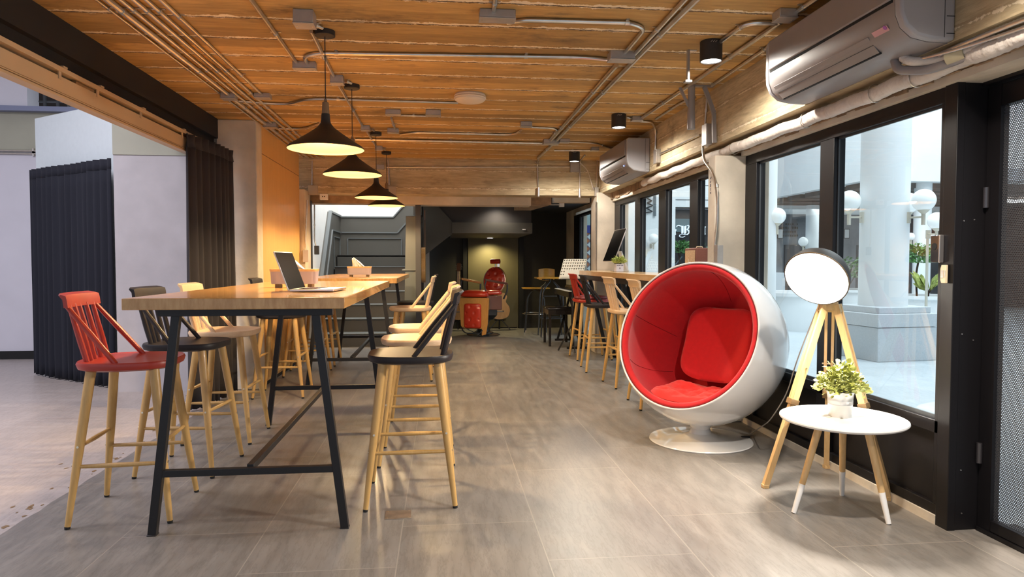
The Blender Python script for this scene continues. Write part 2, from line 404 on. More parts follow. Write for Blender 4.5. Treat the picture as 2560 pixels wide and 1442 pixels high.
def sphere(bm, c, r, u=20, v=12, sc=(1,1,1)):
    bmesh.ops.create_uvsphere(bm, u_segments=u, v_segments=v, radius=r, matrix=Matrix.Translation(c) @ Matrix.Diagonal((*sc, 1)))
def new(): return bmesh.new()
def obj(name, bm, m, parent=None, bevel=0, sharp=35, recalc=True, seg=2):
    if recalc: bmesh.ops.recalc_face_normals(bm, faces=bm.faces)
    me = bpy.data.meshes.new(name); bm.to_mesh(me); bm.free()
    for p in me.polygons: p.use_smooth = True
    me.set_sharp_from_angle(angle=R(sharp))
    me.materials.append(M[m] if isinstance(m, str) else m)
    o = bpy.data.objects.new(name, me); COL.objects.link(o)
    if parent: o.parent = parent
    if bevel:
        md = o.modifiers.new('bevel', 'BEVEL'); md.width = bevel; md.segments = seg; md.limit_method = 'ANGLE'; md.angle_limit = R(40)
        md.harden_normals = False
    return o
def tag(o, label, cat, group=None, kind=None):
    o['label'] = label; o['category'] = cat
    if group: o['group'] = group
    if kind: o['kind'] = kind
    return o
def thing(name, label, cat, loc=(0,0,0), rz=0, group=None):
    o = bpy.data.objects.new(name, None); COL.objects.link(o); o.empty_display_size = .05
    o.location = loc; o.rotation_euler = (0, 0, rz); return tag(o, label, cat, group)
def struct(name, bm, m, parent=None, bevel=0, label=None):
    o = obj(name, bm, m, parent, bevel)
    if not parent: o['kind'] = 'structure'
    if label: o['label'] = label
    return o
def sbox(name, m, *a, parent=None, bevel=0, label=None):
    bm = new(); box(bm, *a); return struct(name, bm, m, parent, bevel, label)
def dup(root, loc, rz, label, group=None):
    r = root.copy(); COL.objects.link(r); r.location = loc; r.rotation_euler = (0,0,rz); r['label'] = label
    if group: r['group'] = group
    for ch in list(root.children):
        c = ch.copy(); COL.objects.link(c); c.parent = r
        for g in list(ch.children):
            d = g.copy(); COL.objects.link(d); d.parent = c
    return r

# ================================================================== SETTING
CZ = 2.54
bm = new()   # main floor with a ragged left edge
L = []
y = -2.5
while y < 6.7: L.append(V(-1.955 + random.uniform(-.008,.008), y, 0)); y += .12
L += [V(-1.955,6.7,0), V(-1.955,12.5,0)]
vs = [bm.verts.new(p) for p in L] ; w = [bm.verts.new((2.6, p.y, 0)) for p in L]
lo = [bm.verts.new((p.x, p.y, -.1)) for p in L]
for i in range(len(L)-1):
    bm.faces.new((vs[i], w[i], w[i+1], vs[i+1])); bm.faces.new((lo[i], vs[i], vs[i+1], lo[i+1]))
struct('floor', bm, 'floor')
bm = new(); box(bm, -9, -1.94, -2.5, 9.3, -.1, -.002); struct('floor_side_room', bm, 'floor2')
bm = new()   # chips along the joint of the two floors
for i in range(46):
    yy = random.uniform(3.2, 6.9); xx = -1.98 - abs(random.gauss(0, .12)); s = random.uniform(.004,.018)
    n = random.randint(5,7); a0 = random.random()*6
    ring = [bm.verts.new((xx+math.cos(a0+2*PI*k/n)*s*random.uniform(.4,1.2), yy+math.sin(a0+2*PI*k/n)*s*random.uniform(.5,2.2), -.0008)) for k in range(n)]
    bm.faces.new(ring)
tag(obj('floor_chip', bm, 'cap_brown'), 'scattered dark chips in the pale floor beside the grey tiles', 'floor damage', kind='stuff')
sbox('ceiling', 'ceiling', -2.06, 2.4, -1.2, 9.0, CZ, CZ+.14)

# left: dark steel beam, rail, side room
bm = new(); box(bm, -2.5, -2.06, -1.2, 6.72, 2.36, CZ+.12); box(bm, -2.20, -2.10, -1.2, 6.72, 2.20, 2.36)
struct('wall_left_beam', bm, 'black_paint')
t = thing('sliding_door_track', 'long tan steel track under the black beam on the left', 'track', (-2.04, 0, 0))
bm = new(); box(bm, -.055, 0, -1.0, 6.14, 2.118, 2.215); obj('rail', bm, 'tan_steel', t, .003)
bm = new(); box(bm, -.06, .012, -1.0, 6.14, 2.236, 2.262); obj('top_flange', bm, 'tan_steel', t, .002)
bm = new(); box(bm, -.055, .006, -1.0, 6.14, 2.098, 2.112); box(bm, -.055, .004, -1.0, 6.14, 2.118, 2.124); obj('bottom_lip', bm, 'tan_steel', t, .001)
bm = new(); box(bm, -.055, .0015, -1.0, 6.14, 2.113, 2.117); box(bm, -.055, .0015, -1.0, 6.14, 2.125, 2.1275); obj('groove', bm, 'cap_brown', t)
for i, yy in enumerate((3.0, 3.95, 4.36, 4.95, 5.7)):
    bm = new(); box(bm, 0, .006, yy-.012, yy+.012, 2.195, 2.25); box(bm, -.02, .014, yy+.02, yy+.06, 2.262, 2.272)
    obj('bracket', bm, 'tan_steel', t)
bm = new(); cone(bm, (-.01, 4.12, 2.225), (-.01, 4.32, 2.222), .013); obj('roller', bm, 'cap_brown', t)

sbox('wall_left_pier', 'plaster_lilac', -3.0, -2.08, 6.68, 7.15, -.002, 2.2)
sbox('wall_left_lintel', 'plaster_olive', -3.0, -2.08, 6.67, 7.15, 2.2, 4.2)
sbox('wall_left_column', 'concrete', -2.08, -1.715, 6.66, 6.86, 0, CZ, bevel=.01)
t = thing('wall_light_box', 'small white electrical box at top of the lilac pier', 'electrical box', (-2.2, 6.64, 2.18))
bm = new(); box(bm, -.035, .035, 0, .03, -.025, .03); obj('cover', bm, 'white', t, .004)
bm = new(); cone(bm, (.035,.015,0), (.12,.015,0), .006); obj('cable_stub', bm, 'black_metal', t)
# slanted pale partition behind the blue curtain
a, b = V(-3.0,6.99,0), V(-4.42,8.05,0); d = (b-a).normalized(); nrm = V(-d.y, d.x, 0)
if nrm.y < 0: nrm = -nrm
bm = new(); prism(bm, [a, b, b+nrm*.2, a+nrm*.2], V(0,0,2.78)); struct('wall_left_partition', bm, 'pale_wall')
def curtain(name, label, p0, p1, z0, z1, folds, amp, m, seed):
    rnd = random.Random(seed); p0, p1 = Vector(p0), Vector(p1); d = (p1-p0); ln = d.length; d.normalize(); n = V(-d.y, d.x, 0)
    t = thing(name, label, 'curtain', p0)
    bm = new(); N = folds*12; zs = 16; hd = z1-.10
    ph = [rnd.uniform(-.5,.5) for _ in range(folds+2)]; am = [rnd.uniform(.6,1.25) for _ in range(folds+2)]
    grid = []
    for j in range(zs+1):
        z = z0 + (hd-z0)*j/zs; fz = j/zs; row = []
        for i in range(N+1):
            u = i/12; k = int(u)
            w = math.sin(2*PI*u + ph[k]*(1-fz)*.9) * amp*(am[k]*(1-.45*fz)) 
            s = i/N*ln + .006*math.sin(3*u+j*.4)*(1-fz)
            row.append(d*s + n*(w + .3*amp*math.sin(u*.9+1)) + V(0,0,z + (rnd.uniform(-.008,.008) if j == 0 else 0)))
        grid.append(row)
    vv = [[bm.verts.new(p) for p in r] for r in grid]
    for r0, r1 in zip(vv, vv[1:]):
        for i in range(N): bm.faces.new((r0[i], r0[i+1], r1[i+1], r1[i]))
    o = obj('drape', bm, m, t, sharp=80)
    md = o.modifiers.new('solid', 'SOLIDIFY'); md.thickness = .004
    bm = new(); grid = []
    for j, z in enumerate((hd-.005, hd+.05, z1)):
        row = []
        for i in range(N+1):
            u = i/12; row.append(d*(i/N*ln) + n*(math.sin(2*PI*u)*amp*(.6,.35,.55)[j] + .3*amp*math.sin(u*.9+1)) + V(0,0,z))
        grid.append([bm.verts.new(p) for p in row])
    for r0, r1 in zip(grid, grid[1:]):
        for i in range(N): bm.faces.new((r0[i], r0[i+1], r1[i+1], r1[i]))
    o = obj('heading', bm, m, t, sharp=80)
    md = o.modifiers.new('solid', 'SOLIDIFY'); md.thickness = .006
    return t
curtain('curtain', 'midnight blue pleated curtain in front of the pale slanted partition', (-4.36,7.80,0), (-3.10,6.84,0), .015, 2.19, 14, .032, 'curtain_blue', 3)
curtain('curtain', 'charcoal brown pleated curtain hanging at the end of the tan track', (-1.99,5.72,0), (-1.90,6.58,0), .015, 2.235, 8, .04, 'curtain_brown', 5)

# far side room
sbox('wall_back_side_room', 'lav_wall', -9, -3.2, 9.1, 9.3, 0, 2.60)
sbox('baseboard_back', 'black_paint', -9, -3.2, 9.08, 9.1, 0, .10)
sbox('wall_back_upper', 'plaster_olive', -9, -2.4, 9.1, 9.35, 2.60, 3.06)
sbox('wall_back_pier', 'lav_wall', -9, -5.05, 9.05, 9.3, 3.12, 4.6)
sbox('trim_floor_edge', mat('blue_grey_steel', (.20,.22,.33), .5), -9, -2.4, 9.0, 9.1, 3.06, 3.12)
sbox('wall_back_gallery', mat('dark_gallery', (.05,.035,.03), .8), -9, -2.4, 10.6, 10.7, 2.9, 4.6)
sbox('wall_side_room_left', 'lav_wall', -9.2, -9, -2.5, 9.3, 0, 4.6)
sbox('ceiling_side_room', 'court_white', -9.2, -2.1, -2.5, 10.7, 4.6, 4.7)
t = thing('balcony_railing', 'dark steel railing above the grey gallery edge at far left', 'railing', (0, 9.3, 3.12))
for k in range(9):
    bm = new(); bar(bm, (-4.98+k*.155,0,0), (-4.98+k*.155,0,.95), .03 if k < 3 else .012, .03 if k < 3 else .012); obj('baluster', bm, 'stair_dark', t)
bm = new(); bar(bm, (-5.05,0,.12), (-3.6,0,.12), .02, .02); obj('bottom_rail', bm, 'stair_dark', t)
bm = new(); bar(bm, (-5.05,0,.95), (-3.6,0,.95), .04, .03); obj('handrail', bm, 'stair_dark', t)
bm = new(); box(bm, -4.97, -4.70, .5, .52, .0, .95); obj('back_panel', bm, 'court_brown', t)
for k, zz in enumerate((2.55, 2.585)):
    t = thing('wall_conduit', ('lower','upper')[k] + ' of two thin steel pipes across the wall at far left', 'pipe', (0, 9.08, zz), group='pipes on the far left wall')
    bm = new(); tube(bm, [(-8.8,0,0), (-3.5,0,0)], .012); obj('pipe', bm, 'steel', t)
    bm = new(); box(bm, -5.02, -5.0, -.014, .02, -.03, .03); obj('clip', bm, 'steel', t)

# left wood panel wall
bm = new(); box(bm, -1.80, -1.72, 6.86, 8.62, 0, CZ); struct('wall_left', bm, 'panel_wood')
sbox('trim_1', 'cap_brown', -1.722, -1.718, 6.87, 8.62, 2.255, 2.262)
bm = new()
for k in range(30):
    yy = 6.88 + k*.058
    if yy < 8.6: box(bm, -1.72, -1.708, yy, yy+.036, .06, .80)
t = tag(obj('slatted_dado', bm, 'panel_wood'), 'slatted timber dado on the left panel wall', 'panelling')
sbox('baseboard_left', 'black_paint', -1.72, -1.712, 6.86, 8.62, 0, .03)
sbox('wall_left_jamb', 'concrete', -1.80, -1.66, 8.62, 9.0, 0, 2.1)
sbox('wall_left_frame', 'stair_dark', -1.80, -1.655, 9.0, 9.1, 0, 2.0)

# far beam
bm = new(); box(bm, -1.80, 2.35, 8.9, 9.22, 2.085, CZ+.1); struct('ceiling_beam_far', bm, 'beam')
bm = new(); box(bm, -.62, 1.22, 9.22, 9.5, 1.975, 2.30); struct('ceiling_beam_lower', bm, 'concrete')
bm = new(); box(bm, -1.80, -.62, 9.23, 9.5, 1.985, 2.30); struct('ceiling_beam_lower_left', bm, 'umber')
bm = new(); prism(bm, [V(1.22,9.22,1.99), V(1.50,9.22,1.99), V(1.35,10.4,1.99), V(1.10,10.4,1.99)], V(0,0,.1)); struct('ceiling_beam_cross', bm, 'umber')
sbox('ceiling_lintel_pale', 'concrete', 1.55, 2.05, 9.3, 9.45, 2.03, 2.2)

# stairwell
sbox('wall_stair_left', 'court_white', -1.86, -1.76, 9.1, 12.6, 0, 4.5)
sbox('wall_stair_back', 'court_white', -1.86, -.2, 12.1, 12.2, 0, 4.5)
sbox('wall_stair_right', 'stair_grey', -.40, -.28, 10.2, 12.2, 1.9, 4.5)
sbox('wall_stair_front', 'court_white', -1.86, .2, 9.4, 9.5, 2.3, 4.5)
# dado on the left and back stair walls
bm = new()
prism(bm, [V(-1.76,9.25,0), V(-1.76,10.95,2.0), V(-1.76,12.1,2.0), V(-1.76,12.1,0)], V(.035,0,0))
prism(bm, [V(-1.725,12.07,0), V(-1.725,12.07,2.0), V(-.82,12.07,2.0), V(-.60,12.07,2.25), V(-.3,12.07,2.6), V(-.3,12.07,0)], V(0,.035,0))
struct('wall_stair_dado', bm, 'stair_grey')
bm = new()
def trimline(p0, p1, w=.022): bar(bm, p0, p1, w, w)
trimline((-1.715,9.30,.02), (-1.715,10.97,2.0), .05); trimline((-1.715,10.96,2.0), (-1.715,12.05,2.0), .03)
trimline((-1.715,9.8,.05), (-1.715,11.15,1.72)); trimline((-1.715,11.15,1.72), (-1.715,12.05,1.72))
trimline((-1.70,12.06,1.99), (-.82,12.06,1.99), .02); trimline((-.82,12.06,1.99), (-.55,12.06,2.3), .02)
trimline((-1.70,12.06,1.72), (-.75,12.06,1.72)); trimline((-.75,12.06,1.72), (-.55,12.06,1.95)); 
for a_, b_ in (((-1.6,1.62),(-.68,1.62)), ((-1.6,1.08),(-.68,1.08)), ((-1.6,1.62),(-1.6,1.08)), ((-.68,1.62),(-.68,1.08)), ((-1.7,.97),(-.5,.97))):
    trimline((a_[0],12.06,a_[1]), (b_[0],12.06,b_[1]), .014)
for a_, b_ in (((11.3,1.62),(11.95,1.62)), ((11.3,1.1),(11.95,1.1)), ((11.3,1.62),(11.3,1.1)), ((11.95,1.62),(11.95,1.1))):
    trimline((-1.715,a_[0],a_[1]), (-1.715,b_[0],b_[1]), .014)
struct('trim_2', bm, 'stair_light')
st = thing('staircase', 'dark staircase with checkered steel risers behind the back table', 'stairs', (-1.1, 9.9, 0))
for k in range(6):
    y0 = k*.28
    bm = new(); box(bm, -.61, .60, y0+.01, y0+.03, k*.19, (k+1)*.19-.012)
    for j in range(26):
        for i in range(4):
            x = -.59+j*.046+(i%2)*.02; z = k*.19+.03+i*.04
            bar(bm, (x, y0+.009, z), (x+(.012 if (i+j)%2 else -.012), y0+.009, z+.014), .004, .003)
    obj('riser', bm, mat('checker_steel', (.12,.12,.118), .35, .5) if k == 0 else bpy.data.materials['checker_steel'], st)
    bm = new(); box(bm, -.61, .60, y0-.01, y0+.30, (k+1)*.19-.012, (k+1)*.19); obj('tread', bm, 'stair_light', st, .002)
bm = new(); box(bm, -.65, .60, 1.68, 2.2, 1.30, 1.33); box(bm, -.61, .60, 1.68, 1.70, 1.14, 1.32); obj('landing', bm, 'stair_grey', st)
t = thing('stair_balustrade', 'light grey boxed stair newel beside the steps', 'balustrade', (-.42, 9.32, 0))
bm = new(); prism(bm, [V(-.085,0,0), V(.085,0,0), V(.085,0,1.83), V(-.045,0,1.83)], V(0,.5,0)); obj('newel_panel', bm, 'stair_light', t, .004)
bm = new(); box(bm, -.10, .10, -.02, .5, 1.095, 1.112); obj('ledge', bm, 'stair_light', t, .002)
bm = new(); box(bm, -.06, .08, .5, 2.7, 0, 1.83); obj('side_panel', bm, 'stair_grey', t)
sbox('wall_partition_jamb', 'stair_dark', -.335, -.265, 9.22, 9.40, 0, 1.97)
t = tag(obj('floor_outlet', (lambda b: (box(b, -.35, -.335, 9.24, 9.31, .10, .22), b)[1])(new()), 'white'), 'small white socket low on the dark jamb by the stairs', 'socket')

# soffit under the upper flight
bm = new(); prism(bm, [V(-.265,10.25,1.29), V(.17,10.25,1.63), V(.17,10.25,1.815), V(-.265,10.25,2.3)], V(0,.2,0)); struct('ceiling_stair_slope', bm, 'soffit')
bm = new(); prism(bm, [V(.17,10.2,1.64), V(1.37,10.2,1.64), V(1.37,10.2,1.80), V(.17,10.2,1.80)], V(0,2.2,0)); struct('ceiling_stair_ledge', bm, 'soffit')
bm = new(); box(bm, -.265, 1.37, 10.32, 10.5, 1.80, 2.5); struct('wall_stair_underside', bm, mat('soffit_upper', (.038,.034,.033), .6))
bm = new(); box(bm, -.30, 2.4, 9.5, 12.6, 2.12, 2.2); struct('ceiling_back', bm, mat('dark_back_ceiling', (.03,.035,.045), .6))
sbox('wall_back', 'back_black', -.3, 2.4, 12.42, 12.55, 0, 2.2)
bm = new(); box(bm, .51, 1.385, 12.395, 12.42, .02, 1.64); d1 = struct('door_1', bm, 'door_olive')
bm = new(); box(bm, .49, .51, 12.38, 12.42, 0, 1.65); box(bm, 1.385, 1.405, 12.38, 12.42, 0, 1.65); o = obj('door_frame', bm, 'door_olive', d1)
bm = new(); box(bm, .40, .47, 12.36, 12.42, 0, 1.66); box(bm, 1.42, 1.50, 12.36, 12.42, 0, 1.66); struct('trim_3', bm, 'black_paint')
t = tag(obj('wall_label', (lambda b: (box(b, 1.22, 1.27, 10.192, 10.2, 1.69, 1.706), b)[1])(new()), 'white'), 'tiny white label on the dark soffit ledge', 'label')
for nm, lc, lab in (('recessed_downlight', (.86, 11.95, 1.639), 'recessed light in the soffit ledge above the olive door'), ('recessed_downlight', (.84, 10.1, 2.118), 'recessed light high under the dark ceiling by the stairs')):
    t = thing(nm, lab, 'light', lc)
    bm = new(); lathe(bm, [(.05,0), (.062,0), (.062,-.008), (.05,-.012)], 24); obj('ring', bm, 'white', t)
    bm = new(); cone(bm, (0,0,-.004), (0,0,-.001), .05, seg=24); obj('lens', bm, 'led_white', t)
lamp('door_wash_light', 'SPOT', (.86, 12.14, 1.61), 42, (1,.84,.42), .04, (0,0,0), cone=R(150), blend=.9)
lamp('soffit_small_light', 'SPOT', (.84, 10.1, 2.09), 20, (1,.88,.70), .04, (0,0,0), cone=R(140), blend=.9)

# ---------------------------------------------------------------- right wall
bm = new(); box(bm, 2.10, 2.5, -1.2, 8.92, 2.115, CZ+.1); struct('wall_right_beam', bm, 'beam')
bm = new()   # rough plaster soffit below the beam
N = 120
for i in range(N):
    y0 = -1.2 + i*(10.1/N); y1 = y0 + 10.1/N
    box(bm, 2.215+random.uniform(0,.02), 2.5, y0, y1, 2.03+random.uniform(-.008,.012), 2.12)
struct('wall_right_lintel', bm, 'umber')
sbox('trim_4', 'concrete', 2.235, 2.5, -1.2, 4.93, 2.0, 2.035)
sbox('trim_5', 'concrete', 2.235, 2.5, 5.065, 8.9, 2.0, 2.035)
bm = new(); box(bm, 2.035, 2.46, 4.93, 5.065, 0, 2.005); struct('wall_right_pier_near', bm, 'concrete', bevel=.008)
bm = new(); box(bm, 2.035, 2.46, 8.80, 9.15, 0, 2.12); struct('wall_right_pier_far', bm, 'concrete', bevel=.008)
sbox('wall_right_infill', 'concrete', 2.30, 2.5, 9.15, 9.95, 0, 2.2)
sbox('wall_right_back', 'concrete', 2.30, 2.5, 11.55, 12.5, 0, 2.2)
sbox('wall_right_back_top', 'concrete', 2.30, 2.5, 9.9, 11.6, 2.05, 2.2)
sbox('baseboard_right', 'concrete', 2.262, 2.50, 2.887, 4.93, 0, .042)
sbox('baseboard_right_far', 'concrete', 2.262, 2.50, 5.065, 8.8, 0, .042)
def glazing(name, ys, z0, z1, zsill, x=2.27, dp=.07):
    """ys: list of (kind, y0, y1); window frame posts and panes in one wall opening"""
    fr = new(); Y0, Y1 = ys[0][1], ys[-1][2]
    box(fr, x, x+dp, Y0, Y1, z1, 2.0); box(fr, x, x+dp, Y0, Y1, z0, z0+.05)
    if zsill: box(fr, x, x+dp, Y0, Y1, zsill-.06, zsill)
    for k, a, b in ys:
        if k == 'f': box(fr, x, x+dp, a, b, z0+.05, z1)
    w = struct(name, fr, 'frame_black', bevel=.003)
    for k, a, b in ys:
        if k == 'p':
            bm = new(); box(bm, x+.035, x+.041, a, b, (zsill or z0+.05), z1); p = obj('pane', bm, 'glass', w)
            bm = new()
            for (c0,c1,e0,e1) in ((a,b,z1-.012,z1),(a,b,(zsill or z0+.05),(zsill or z0+.05)+.018),(a,a+.006,(zsill or z0+.05),z1),(b-.006,b,(zsill or z0+.05),z1)):
                box(bm, x+.024, x+.034, c0, c1, e0, e1)
            obj('sash_bead', bm, mat('grey_bead', (.05,.055,.06), .4) if 'grey_bead' not in bpy.data.materials else bpy.data.materials['grey_bead'], w)
            if zsill:
                bm = new(); box(bm, x+.025, x+.04, a-.02, b+.02, z0+.05, zsill-.06); obj('lower_panel', bm, 'frame_black', w)
    return w
px = lambda X_, xs: [at_x(x, 700, X_).y for x in xs]
y5, y3, y1 = px(2.27, (1863, 2045, 2344)); y4, y2 = px(2.303, (1898, 2093))
glazing('window_1', [('f', 2.887, y1), ('p', y1, y2), ('f', y2, y3), ('p', y3, y4), ('f', y4, 4.93)], .042, 1.93, .48)
q = px(2.27, (1777, 1751, 1722, 1670, 1643, 1606, 1586, 1555, 1541)); q[1], q[3], q[5], q[7] = q[1], px(2.303, (1670,))[0], q[5], q[7]
q[2] = px(2.303, (1751-2,))[0]; qq = px(2.303, (1751, 1670, 1606, 1555)); qe = px(2.27, (1722, 1645, 1586))
glazing('window_2', [('f', 5.065, 5.11), ('p', 5.11, qq[0]), ('f', qq[0], qe[0]), ('p', qe[0], qq[1]), ('f', qq[1], qe[1]), ('p', qe[1], qq[2]), ('f', qq[2], qe[2]), ('p', qe[2], qq[3]), ('f', qq[3], 8.80)], .042, 1.94, None)
q = px(2.27, (1492, 1475, 1453, 1440)); q[2] = px(2.303, (1453,))[0]
glazing('window_3', [('f', 9.95, q[1]), ('p', q[1], q[2]), ('f', q[2], 11.55)], .0, 1.96, None)
# black post and mesh door at the far right
bm = new(); box(bm, 2.262, 2.30, 2.81, 2.886, 0, 2.03); box(bm, 2.30, 2.46, 2.815, 2.886, 0, 2.03); struct('wall_right_post', bm, 'frame_black', bevel=.003)
d2 = sbox('door_2', 'frame_black', 2.407, 2.447, 2.738, 2.808, .02, 1.98)
bm = new(); box(bm, 2.407, 2.447, 1.6, 2.738, 1.885, 1.98); box(bm, 2.407, 2.447, 1.6, 2.738, .02, .07); box(bm, 2.407, 2.447, 1.5, 1.6, .02, 1.98); obj('door_frame', bm, 'frame_black', d2, .003)
bm = new(); box(bm, 2.424, 2.426, 1.6, 2.738, .07, 1.885); obj('mesh_sheet', bm, 'perforated', d2)
for zz in (1.50, .36):
    bm = new(); cone(bm, (2.399,2.798,zz-.05), (2.399,2.798,zz+.04), .012); obj('hinge', bm, 'reader', d2)
sbox('wall_right_door_head', 'frame_black', 2.38, 2.62, -1.2, 2.81, 1.985, 2.05)
sbox('trim_6', 'frame_black', 2.40, 2.6, 1.0, 2.81, 0, .019)
post = bpy.data.objects['wall_right_post']
for a_ in ((2410,552), (2436,549), (2405,835), (2433,850), (2402,1175), (2404,1283)):
    q_ = at_y(*a_, 2.814); bm = new(); cone(bm, (q_.x, 2.8155, q_.z), (q_.x, 2.8125, q_.z), .003, seg=10); obj('screw', bm, 'alu', post)
# card reader + beige release on the post
t = thing('card_reader', 'black access reader with silver edge on the window post', 'access reader', (2.256, 2.90, 1.27))
bm = new(); box(bm, -.012, .006, -.022, .035, -.062, .062); obj('housing', bm, 'reader', t, .004)
bm = new(); box(bm, -.016, .006, -.029, -.022, -.063, .063); obj('edge_strip', bm, 'alu', t, .002)
bm = new(); cone(bm, (-.014,.008,.012), (-.011,.008,.012), .015, seg=20); obj('keyhole', bm, 'gap', t)
t = thing('door_release', 'small beige plastic door release below the black reader', 'switch', (2.256, 2.85, 1.155))
bm = new(); prism(bm, [V(0,-.015,-.04), V(0,.012,-.04), V(0,.018,-.025), V(0,.018,.025), V(0,.012,.042), V(0,-.015,.042)], V(-.012,0,0)); obj('body', bm, 'beige', t, .002)
bm = new(); box(bm, -.0135, -.012, -.002, .012, -.015, .018); box(bm, -.0135, -.012, -.014, -.008, -.012, .018); obj('window_slot', bm, 'box_grey', t)
# writing on the near pier: vertical row of pen marks
bm = new(); x0 = 2.033
rnd = random.Random(4)
for k in range(5):
    c = V(x0, 5.01, 1.845 - k*.028)
    for j in range(3):
        a_ = rnd.uniform(0, 6.28); l = .011
        bar(bm, c+V(0, math.cos(a_)*l + rnd.uniform(-.006,.006), math.sin(a_)*l), c+V(0, -math.cos(a_)*l, -math.sin(a_)*l), .0012, .002)
tag(obj('handwritten_mark', bm, 'ink'), 'column of dark pen marks near the top of the near pier', 'writing')

# ================================================================== BAR STOOLS
def superring(hx, hy, z, n=3.2, seg=40, cx=0):
    out = []
    for k in range(seg):
        a = 2*PI*k/seg; c, s = math.cos(a), math.sin(a)
        x = hx*math.copysign(abs(c)**(2/n), c); y = hy*math.copysign(abs(s)**(2/n), s)
        if x > 0: y *= 1-.10*(x/hx)
        out.append(V(cx+x, y, z))
    return out
def make_stool(name, top, label, pad=False):
    t = thing(name, label, 'stool')
    bm = new(); loft(bm, [superring(.185,.19,.706), superring(.21,.215,.716), superring(.217,.222,.738), superring(.212,.217,.749), superring(.17,.175,.745)])
    obj('seat', bm, top, t, sharp=50)
    if pad:
        bm = new(); loft(bm, [superring(.18,.185,.748), superring(.20,.205,.762), superring(.19,.195,.785), superring(.12,.13,.792)])
        obj('seat_pad', bm, 'red_pad', t, sharp=60)
    foot = {}
    for sx in (1, -1):
        for sy in (1, -1):
            p0, p1 = V(sx*.135, sy*.135, .716), V(sx*.218, sy*.218, 0); foot[sx, sy] = (p0, p1)
            bm = new(); cone(bm, p0, p1.lerp(p0, .014), .0225, .0125, 14, [(.45,.0205)]); l = obj('leg', bm, 'leg_wood', t)
            bm = new(); cone(bm, p1.lerp(p0,.016), p1, .0128, .0115, 14); obj('foot_tip', bm, 'rubber', l)
            q = p0.lerp(p1, .49); bm = new(); n = V(0, sy, .1).normalized(); cone(bm, q+n*.017, q+n*.0225, .0055, seg=12)
            q = p0.lerp(p1, .61); n = V(sx, 0, .1).normalized(); cone(bm, q+n*.015, q+n*.0205, .0055, seg=12); obj('screw', bm, 'screw', l)
    at = lambda sx, sy, z: foot[sx,sy][1].lerp(foot[sx,sy][0], z/.716)
    for sy in (1, -1):
        bm = new(); cone(bm, at(1,sy,.275), at(-1,sy,.275), .008, .008, 10, [(.5,.0115)]); obj('stretcher', bm, 'leg_wood', t)
    for sx in (1, -1):
        bm = new(); cone(bm, at(sx,1,.365), at(sx,-1,.365), .008, .008, 10, [(.5,.0115)]); obj('stretcher', bm, 'leg_wood', t)
    for k in range(5):
        y = (k-2)/2
        bm = new(); cone(bm, (-.172+.012*abs(y), y*.115, .742), (-.238+.01*abs(y), y*.125, 1.015), .0125, .010, 10, [(.35,.014)]); obj('spindle', bm, top, t)
    for sy in (1, -1):
        bm = new(); cone(bm, (-.015, sy*.178, .742), (-.232, sy*.148, 1.015), .012, .010, 10, [(.5,.0135)]); obj('brace_spindle', bm, top, t)
    bm = new(); rings = []
    for k in range(13):
        y = (k-6)/6; bx = .020*y*y; e = 1 if abs(y) < .99 else .75
        prof = [(-.012,1.002),(.012,1.002),(.006,1.040),(.0,1.060),(-.030,1.068),(-.036,1.060),(-.018,1.042)]
        rings.append([V(-.238+bx+px_*e, y*.178, 1.002+(pz-1.002)*(.92 if e<1 else 1)) for px_, pz in prof])
    loft(bm, rings); obj('back_rail', bm, top, t, sharp=50)
    return t
M['red_pad'] = mat('burgundy_pad', (.16,.022,.025), .7)
protos = {'black': make_stool('bar_stool', 'stool_black', 'a'), 'red': make_stool('bar_stool', 'stool_red', 'a'), 'nat': make_stool('bar_stool', 'stool_nat', 'a')}
padded = make_stool('bar_stool', 'stool_red', 'a', True)
used = set()
def place_stool(kind, x, y, rz, label, group):
    src = padded if kind == 'pad' else protos[kind]
    if kind not in used:
        used.add(kind); src.location = (x, y, 0); src.rotation_euler = (0,0,rz); src['label'] = label; src['group'] = group
    else: dup(src, (x,y,0), rz, label, group)
GL, GR = 'bar stools around the two high tables', 'bar stools along the window counter'
place_stool('red', -1.487, 3.475, R(4), 'red bar stool left of the front high table, nearest the camera', GL)
place_stool('black', -1.475, 4.17, R(-5), 'black bar stool between the red and the pale one, left of the front table', GL)
place_stool('nat', -1.475, 4.87, R(-2), 'pale wood bar stool before the brown curtain, left of the front table', GL)
place_stool('black', -1.44, 6.40, 0, 'black bar stool half hidden behind the near tissue box, beside the timber wall', GL)
place_stool('nat', -1.44, 7.56, R(2), 'pale wood bar stool left of the back table, middle one along the timber wall', GL)
place_stool('nat', -1.44, 8.28, R(-2), 'pale wood bar stool left of the back table, farthest along the timber wall', GL)
place_stool('black', -.155, 3.545, R(181), 'black bar stool right of the front table, nearest the camera', GL)
place_stool('nat', -.150, 4.25, R(180), 'pale wood bar stool directly behind the near black one, right of the front table', GL)
place_stool('nat', -.160, 4.98, R(179), 'pale wood bar stool right of the front table, farthest of its three', GL)
place_stool('nat', -.315, 7.15, R(180), 'pale wood bar stool right of the back table', GL)
place_stool('black', -.30, 8.10, R(180), 'black bar stool behind the pale one, right of the back table', GL)
place_stool('nat', 1.84, 5.59, R(-2), 'pale wood bar stool at the window counter just behind the ball chair', GR)
place_stool('nat', 1.86, 6.55, R(3), 'pale wood bar stool at the window counter between the black one and the ball chair', GR)
place_stool('black', 1.81, 7.50, R(-4), 'black bar stool at the window counter beside the red one', GR)
place_stool('pad', 1.87, 8.42, R(2), 'red bar stool with burgundy seat at far end of the window counter', GR)
for k, o in protos.items():
    if k not in used:
        for ch in list(o.children):
            for g in list(ch.children): bpy.data.objects.remove(g)
            bpy.data.objects.remove(ch)
        bpy.data.objects.remove(o)

